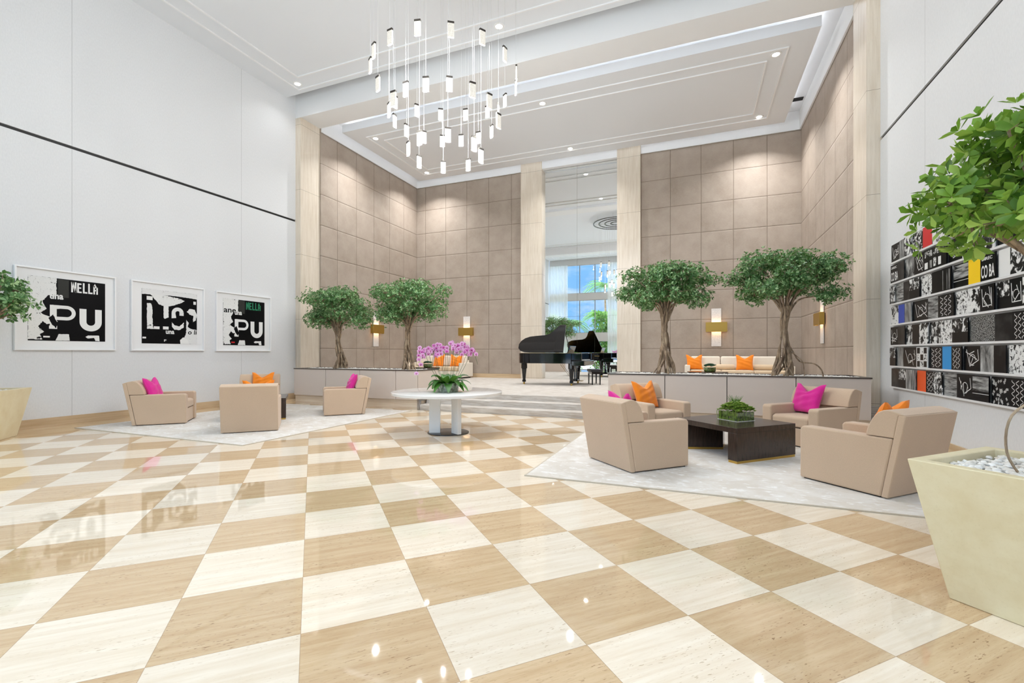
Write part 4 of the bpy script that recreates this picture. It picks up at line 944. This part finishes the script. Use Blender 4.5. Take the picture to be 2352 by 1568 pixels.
def art(y0, y1, z0, z1, kind, lab, pi):
    t = thing('framed_print', (XL + .001, (y0 + y1) / 2, z0), R(90), lab, 'framed print', 'framed black and white prints')
    w, h = y1 - y0, z1 - z0; hw = w / 2; d = .055; fr = .028
    # local: +x = along wall (world +y), -y = into the room (world +x)
    MB().box((-hw, -d, 0), (-hw + fr, 0, h)).box((hw - fr, -d, 0), (hw, 0, h)).box((-hw + fr, -d, 0), (hw - fr, 0, fr)).box((-hw + fr, -d, h - fr), (hw - fr, 0, h)).build('frame', 'frame_white', t, bevel=.003)
    MB().box((-hw + fr, -.012, fr), (hw - fr, -.002, h - fr)).build('mat_board', 'mat_board', t)
    px0, px1, pz0, pz1 = pi; px0 -= (y0 + y1) / 2; px1 -= (y0 + y1) / 2; pz0 -= z0; pz1 -= z0; W = px1 - px0; Hh = pz1 - pz0
    b = MB(); b.box((px0, -.016, pz0), (px1, -.012, pz1), 0); la = .0166; rs = random.Random(kind)
    U = lambda u, v: (px0 + u * W, pz0 + v * Hh)
    if kind in (1, 3):
        patch(b, [U(0, 1), U(0, .02), U(.17, .02), U(.14, .10), U(.19, .14), U(.12, .22), U(.20, .34), U(.13, .43), U(.22, .50), U(.17, .62), U(.24, .72), U(.34, .74), U(.34, .86), U(.345, 1)], 2, la, .006, rs)
        rc(b, *U(.36, .70), W * .14, Hh * .29, 4, la + .0002)
        nella(b, *U(.53, .80), W * .38, Hh * .17, 5 if kind == 3 else 1, la + .0005)
        put_text(b, 'una', *U(.26, .665), W * .17, Hh * .075, 1, la + .0005, .03)
        put_text(b, 'ane' if kind == 3 else 'e', *U(.01 if kind == 3 else .27, .70), W * (.28 if kind == 3 else .05), Hh * .085, 0 if kind == 3 else 1, la + .0004, .02)
        letterP(b, *U(.26, .19), W * .33, Hh * .38, W * .085, 1, la + .0006); letterU(b, *U(.64, .17), W * .31, Hh * .37, W * .095, 1, la + .0006)
        patch(b, [U(.26, .57), U(.40, .57), U(.40, .52), U(.30, .50)], 1, la + .0004, .004, rs)
        patch(b, [U(.14, .44), U(.27, .37), U(.36, .31), U(.30, .27), U(.22, .26), U(.18, .30)], 1, la + .0008, .006, rs)
        patch(b, [U(.24, .36), U(.30, .42), U(.335, .33), U(.36, .28), U(.335, .20), U(.28, .27)], 0, la + .0011, .005, rs)
        rc(b, *U(.25, .19), W * .10, Hh * .05, 1, la + .0008)
        patch(b, [U(.33, .005), U(.37, .11), U(.50, .11), U(.51, .005)], 3, la + .0005, .003, rs); patch(b, [U(.72, .075), U(.76, .10), U(.91, .10), U(.92, .005), U(.86, .01), U(.84, .06), U(.75, .05)], 1, la + .0005, .003, rs)
        rc(b, *U(.18, .05), W * .08, Hh * .025, 6 if kind == 3 else 1, la + .0006)
    else:
        patch(b, [U(0, 1), U(0, .90), U(.12, .905), U(.30, .90), U(.5, .92), U(.72, .915), U(1, .90), U(1, 1)], 3, la, .004, rs)
        patch(b, [U(.14, .91), U(.20, .84), U(.30, .73), U(.42, .70), U(.56, .74), U(.70, .80), U(.76, .84), U(.66, .88), U(.4, .91)], 2, la + .0003, .006, rs)
        rc(b, *U(.08, .80), W * .10, Hh * .07, 1, la + .0005)
        patch(b, [U(.085, .27), U(.085, .74), U(.15, .74), U(.17, .68), U(.18, .60), U(.175, .52), U(.185, .33), U(.20, .27)], 2, la + .0005, .006, rs); rc(b, *U(.2, .27), W * .1, Hh * .05, 1, la + .0005)
        patch(b, [U(.37, .50), U(.37, .72), U(.46, .72), U(.46, .50), U(.39, .47)], 1, la + .0005, .004, rs); rc(b, *U(.36, .27), W * .10, Hh * .055, 1, la + .0005)
        # broken C
        o1 = arc(.63, .59, .115, 20, 180, 12); o2 = arc(.63, .59, .045, 20, 180, 12)
        pts = [U(x, z) for x, z in o1] + [U(.515, .49), U(.60, .50)] + [U(x, z) for x, z in o2[::-1]] ; patch(b, pts, 1, la + .0005)
        rc(b, *U(.66, .55), W * .08, Hh * .07, 2, la + .0007)
        patch(b, [U(.52, .42), U(.56, .36), U(.66, .34), U(.745, .42), U(.74, .32), U(.66, .27), U(.57, .27), U(.52, .33)], 1, la + .0006, .006, rs)
        patch(b, [U(.80, .64), U(.86, .70), U(.96, .69), U(1., .58), U(.98, .48), U(.92, .44), U(.93, .56), U(.86, .58)], 2, la + .0006, .008, rs)
        patch(b, [U(.79, .22), U(.79, .48), U(.84, .42), U(.82, .34), U(.88, .30), U(1, .28), U(1, 0), U(.70, 0), U(.68, .06), U(.76, .14)], 3, la + .0006, .006, rs)
        patch(b, [U(.68, .0), U(.67, .07), U(.73, .13), U(.82, .08), U(.84, 0)], 1, la + .0009, .003, rs)
        put_text(b, 'o li', *U(.82, .19), W * .17, Hh * .09, 0, la + .0012, .02, .01); put_text(b, 'una', *U(.41, .185), W * .155, Hh * .065, 1, la + .0009, .03)
        put_text(b, 'F', *U(.38, .04), W * .04, Hh * .04, 1, la + .0009, .02); rc(b, *U(.01, .09), W * .06, Hh * .03, 1, la + .0009); rc(b, *U(.93, .79), W * .05, Hh * .06, 1, la + .0009)
    b.build('print', PM, t)
art(4.36, 5.92, 1.44, 2.97, 1, 'largest-looking framed print of torn white lettering, nearest on the left wall', (4.55, 5.74, 1.62, 2.81))
art(6.2, 7.8, 1.435, 2.97, 2, 'middle framed print on the left wall, its letters torn beyond reading', (6.42, 7.63, 1.6, 2.81))
art(8.1, 9.73, 1.43, 2.96, 3, 'framed print with green lettering, farthest on the left wall', (8.31, 9.54, 1.59, 2.8))

# ================================================================== CARDS ON LEDGES, RIGHT WALL
def wy(px):   # distance along the right wall for a measured mark (metres)
    return 1 / ((px + 3730) * 2.55e-5) if False else None
MARK = [168, 235, 500, 800, 1000, 1200]; YV = [10.03, 9.66, 8.48, 7.49, 6.96, 6.52]
def yat(m): return float(np.interp(m, MARK, YV)) if m <= 1200 else YV[-1] - (m - 1200) * .0021
def stroke(b, pts, w, mi, la):
    for i in range(len(pts) - 1):
        (x0, z0), (x1, z1) = pts[i], pts[i + 1]; dx, dz = x1 - x0, z1 - z0; l = math.hypot(dx, dz) or 1; nx, nz = -dz / l * w / 2, dx / l * w / 2; ex, ez = dx / l * w / 3, dz / l * w / 3
        b.add([(x0 + nx - ex, -la, z0 + nz - ez), (x0 - nx - ex, -la, z0 - nz - ez), (x1 - nx + ex, -la, z1 - nz + ez), (x1 + nx + ex, -la, z1 + nz + ez)], [(0, 1, 2, 3)], mi)
def card(b, kind, w, h, rs):
    """front face drawn at y=-.012"""
    la = .0126
    base = {'sketch': 0, 'squig': 0, 'dark': 10, 'pa': 2, 'pb': 3, 'pc': 4, 'pd': 5, 'vert': 6, 'horiz': 7, 'smoke': 8, 'speck': 9, 'yellow': 11, 'blue': 12, 'sky': 13, 'orange': 14, 'red': 15, 'white': 1, 'split': 0, 'comic': 1, 'text': 0, 'hatch': 0, 'collage': 0, 'stripes': 0, 'blk': 0, 'mix': 0}[kind]
    b.box((0, -.012, 0), (w, 0, h), base)
    if kind == 'sketch':
        for _ in range(3): stroke(b, [(rs.uniform(.1, .9) * w, rs.uniform(.1, .9) * h), (rs.uniform(.1, .9) * w, rs.uniform(.1, .9) * h)], .010, 1, la)
        stroke(b, [(w * .15, h * .85), (w * rs.uniform(.2, .5), h * .2), (w * .85, h * rs.uniform(.2, .5)), (w * .8, h * .85)], .010, 1, la)
        c = arc(w * .5, h * .45, min(w, h) * .22, 0, rs.uniform(180, 330), 12); stroke(b, c, .009, 1, la)
    elif kind == 'squig':
        for s in range(3):
            x = w * (.25 + .25 * s); stroke(b, [(x + w * .09 * math.sin(k * 1.1 + s * 2), h * (.08 + .84 * k / 22)) for k in range(23)], .008, 1, la)
    elif kind == 'split': b.add([(0, -la, h * .45), (w, -la, h * .45), (w, -la, h), (0, -la, h)], [(0, 1, 2, 3)], 3)
    elif kind == 'mix':
        b.add([(0, -la, h * .4), (w, -la, h * .4), (w, -la, h * .95), (0, -la, h * .95)], [(0, 1, 2, 3)], 7); stroke(b, [(0, h * .3), (w, h * .3)], .006, 1, la)
    elif kind == 'comic':
        for i in range(3):
            for j in range(3): b.add([(w * (.06 + .31 * i), -la, h * (.05 + .32 * j)), (w * (.33 + .31 * i), -la, h * (.05 + .32 * j)), (w * (.33 + .31 * i), -la, h * (.33 + .32 * j)), (w * (.06 + .31 * i), -la, h * (.33 + .32 * j))], [(0, 1, 2, 3)], 5 if (i + j) % 2 else 0)
    elif kind == 'text':
        put_text(b, 'CO BA', w * .06, h * .12, w * .88, h * .48, 1, la, .02); put_text(b, 'DIREC', w * .1, h * .78, w * .7, h * .12, 1, la, .02)
    elif kind == 'hatch':
        for _ in range(34):
            x, z, a = rs.uniform(.08, .9) * w, rs.uniform(.06, .92) * h, rs.uniform(0, 3.14)
            for k in range(3): dx, dz = math.cos(a) * .016, math.sin(a) * .016; ox, oz = -math.sin(a) * .009 * (k - 1), math.cos(a) * .009 * (k - 1); stroke(b, [(x - dx + ox, z - dz + oz), (x + dx + ox, z + dz + oz)], .0045, 1, la)
    elif kind == 'collage':
        b.add([(w * .03, -la, h * .62), (w * .8, -la, h * .66), (w * .97, -la, h * .9), (w * .03, -la, h * .93)], [(0, 1, 2, 3)], 3); rc(b, w * .04, h * .1, w * .15, h * .3, 1, la); rc(b, w * .28, h * .1, w * .1, h * .35, 6, la); rc(b, w * .45, h * .12, w * .12, h * .4, 5, la); rc(b, w * .66, h * .12, w * .12, h * .36, 1, la)
    elif kind == 'stripes':
        for q in (.12, .55, .78): rc(b, w * q, h * .06, w * .07, h * .86, 6, la)
    elif kind in ('yellow', 'blue', 'sky', 'orange', 'red'): stroke(b, [(0, h * .5), (w, h * .5)], .002, base, la)
CMATS = ['ink_black', 'c_white', 'photo_a', 'photo_b', 'photo_c', 'photo_d', 'photo_vertical', 'photo_horizontal', 'photo_smoke', 'photo_speckle', 'photo_dark', 'c_yellow', 'c_blue', 'c_sky', 'c_orange', 'c_red']
ROWS = [
 [(168, 'sketch'), (235, 'vert'), (287, 'pa'), (345, 'pb'), (430, 'red'), (505, 'pc'), (625, 'split'), (745, 'sketch'), (870, 'pa'), (1005, 'mix'), (1110, 'dark'), (1230, 'pb'), (1330, 'sketch'), (1460, 'E')],
 [(168, 'text'), (230, 'dark'), (287, 'smoke'), (365, 'sketch'), (445, 'collage'), (630, 'sketch'), (743, 'comic'), (865, 'pa'), (1003, 'dark'), (1110, 'split'), (1230, 'speck'), (1350, 'pc'), (1460, 'E')],
 [(168, 'pb'), (206, 'horiz'), (273, 'dark'), (332, 'split'), (413, 'pd'), (494, 'blk'), (588, 'stripes'), (668, 'mix'), (786, 'yellow'), (892, 'text'), (1010, 'white'), (1116, 'pa'), (1250, 'dark'), (1350, 'sketch'), (1460, 'E')],
 [(168, 'pc'), (229, 'blue'), (290, 'vert'), (346, 'sketch'), (469, 'horiz'), (558, 'squig'), (689, 'pd'), (773, 'pa'), (888, 'sketch'), (998, 'split'), (1108, 'sketch'), (1220, 'pb'), (1340, 'dark'), (1460, 'E')],
 [(168, 'sketch'), (231, 'dark'), (293, 'pc'), (347, 'blk'), (411, 'pa'), (474, 'pb'), (572, 'pd'), (674, 'split'), (792, 'speck'), (990, 'dark'), (1143, 'squig'), (1260, 'pa'), (1360, 'white'), (1460, 'E')],
 [(168, 'split'), (214, 'vert'), (273, 'sketch'), (389, 'comic'), (472, 'squig'), (586, 'sky'), (669, 'squig'), (747, 'sketch'), (882, 'smoke'), (993, 'dark'), (1095, 'pd'), (1240, 'sketch'), (1350, 'pb'), (1460, 'E')],
 [(168, 'dark'), (229, 'split'), (302, 'vert'), (380, 'orange'), (453, 'squig'), (517, 'pb'), (593, 'horiz'), (702, 'sketch'), (829, 'mix'), (958, 'hatch'), (1108, 'squig'), (1240, 'smoke'), (1350, 'red'), (1460, 'E')]]
DESC = {'sketch': 'black card with white line drawing', 'squig': 'black card with wavy white lines', 'dark': 'nearly black photographic card', 'pa': 'blotchy black and white photo card', 'pb': 'speckled black and white photo card', 'pc': 'mostly white torn-texture card', 'pd': 'pale card with small black blots', 'vert': 'grey card with vertical streaks', 'horiz': 'grey card with horizontal streaks', 'smoke': 'dark card with smoky grey shape', 'speck': 'grey card covered in fine speckle', 'yellow': 'plain yellow card', 'blue': 'plain dark blue card', 'sky': 'plain bright blue card', 'orange': 'plain orange card', 'red': 'plain red card', 'white': 'plain white card', 'split': 'card black below, patterned above', 'comic': 'white card gridded with small pictures', 'text': 'black card with white printed letters', 'hatch': 'black card scattered with white hatching', 'collage': 'wide black card with white pieces', 'stripes': 'black card with pale upright stripes', 'blk': 'plain black card', 'mix': 'black card with one streaky band'}
ORD = ['first', 'second', 'third', 'fourth', 'fifth', 'sixth', 'seventh', 'eighth', 'ninth', 'tenth', 'eleventh', 'twelfth', 'thirteenth', 'fourteenth', 'fifteenth']
ROWN = ['top', 'second', 'third', 'middle', 'fifth', 'sixth', 'bottom']
for ri, row in enumerate(ROWS):
    zt = 3.27 - .3575 * ri; zb = zt - .318
    L1, L2 = yat(168), yat(1460)
    ld = MB().box((XR - .055, L2, zb - .02), (XR, L1, zb)).box((XR - .058, L2, zb), (XR - .053, L1, zb + .006)).build('picture_ledge', 'ledge_white'); tag(ld, 'narrow white picture ledge, %s row of the wall of cards' % ROWN[ri], 'shelf', 'white picture ledges')
    for i in range(len(row) - 1):
        m, kind = row[i]; ya, yb_ = yat(m), yat(row[i + 1][0]); w = ya - yb_ - .006; rs = random.Random(ri * 50 + i)
        b = MB(); card(b, kind, w, zt - zb - .004, rs)
        o = b.build('art_card', CMATS); o.location = (XR - .018 - .012 * ((i * 7 + ri) % 3), ya, zb + .001); o.rotation_euler = (0, 0, R(-90))
        tag(o, '%s, %s from the left on the %s ledge' % (DESC[kind], ORD[i], ROWN[ri]), 'picture card', 'cards on the picture ledges')

# ================================================================== VENT, FLOOR BOXES, OUTSIDE PLANTS
v = MB()
for k in range(4): v.box((2.60, 15.98 + .05 * k, 8.955), (2.98, 16.0 + .05 * k, 8.98))
tag(v.build('air_vent', 'black_gap'), 'dark slotted air vent above the right alcove corner', 'vent')
def palm(x, y, h, seed, lab, n=22, fl=2.0):
    rs = random.Random(seed); t = thing('palm_tree', (x, y, -.16), 0, lab, 'palm tree', 'palms outside the window')
    MB().tube([(0, 0, 0), (.1, 0, h * .5), (0, .1, h)], [.16, .12, .10], 10).build('trunk', 'bark', t, smooth=True)
    b = MB()
    for k in range(n):
        a = 2.4 * k; el = rs.uniform(-.2, 1.1); d = Vector((math.cos(a), math.sin(a), 0)); pts = []
        for i in range(9):
            q = i / 8; pts.append(Vector((0, .1, h)) + d * fl * q * math.cos(el * (1 - q * .4)) + Vector((0, 0, fl * (math.sin(el) * q - .75 * q * q))))
        b.tube(pts, .015, 4, None, .5)
        sd = Vector((-d.y, d.x, 0))
        for i in range(1, 9):
            for j in range(3):
                q = (i - j / 3); i0 = int(q); p = pts[i0].lerp(pts[min(8, i0 + 1)], q - i0); l = .5 * fl * .45 * math.sin(math.pi * (q / 9 * .85 + .12))
                for sg in (-1, 1):
                    e = p + sd * sg * l + d * l * .45 + Vector((0, 0, -.35 * l)); w = d * .035
                    b.add([p - w, p + w, e], [(0, 1, 2)], None, rs.random())
    b.build('fronds', 'palm_leaf', t, tint=True)
palm(-10.9, -9.0, 4.3, 1, 'palm tree outside, seen low in the mirror at the left of the window', 24, 1.9)
palm(-8.5, -11.0, 5.0, 2, 'palm tree outside, seen low in the mirror at the right of the window', 24, 2.0)
palm(-9.2, -17.0, 8.8, 3, 'tallest palm outside, its crown seen against the sky in the mirror', 26, 2.6)
palm(-14.2, -12.0, 5.0, 4, 'palm tree outside, half hidden by the sheer curtain')
palm(-4.2, -12.5, 5.2, 5, 'palm tree outside, farthest right beyond the curtain')
def hedge(x0, x1, y, h, seed, lab):
    rs = random.Random(seed); nr = np.random.RandomState(seed); c = []; d = []
    for _ in range(900): p = np.array((rs.uniform(x0, x1), y + rs.uniform(-.7, .7), rs.uniform(.1, h))); c.append(p); d.append(nr.normal(size=3) + np.array((0, .6, .5)))
    t = thing('hedge', ((x0 + x1) / 2, y, -.16), 0, lab, 'shrub', 'shrubs outside the window'); b = leaves_mesh([q - np.array(((x0 + x1) / 2, y, 0)) for q in c], d, .22, rs, 5)
    b.build('foliage', 'palm_leaf', t, tint=True)
    MB().tube([(0, 0, 0), (0, 0, h * .6)], .05, 6).build('stem', 'bark', t)
hedge(-11.6, -9.6, -6.6, 2.6, 1, 'leafy shrub outside under the palms, left in the mirror'); hedge(-8.6, -6.4, -7.6, 5.2, 2, 'taller leafy shrub outside, right in the mirror')
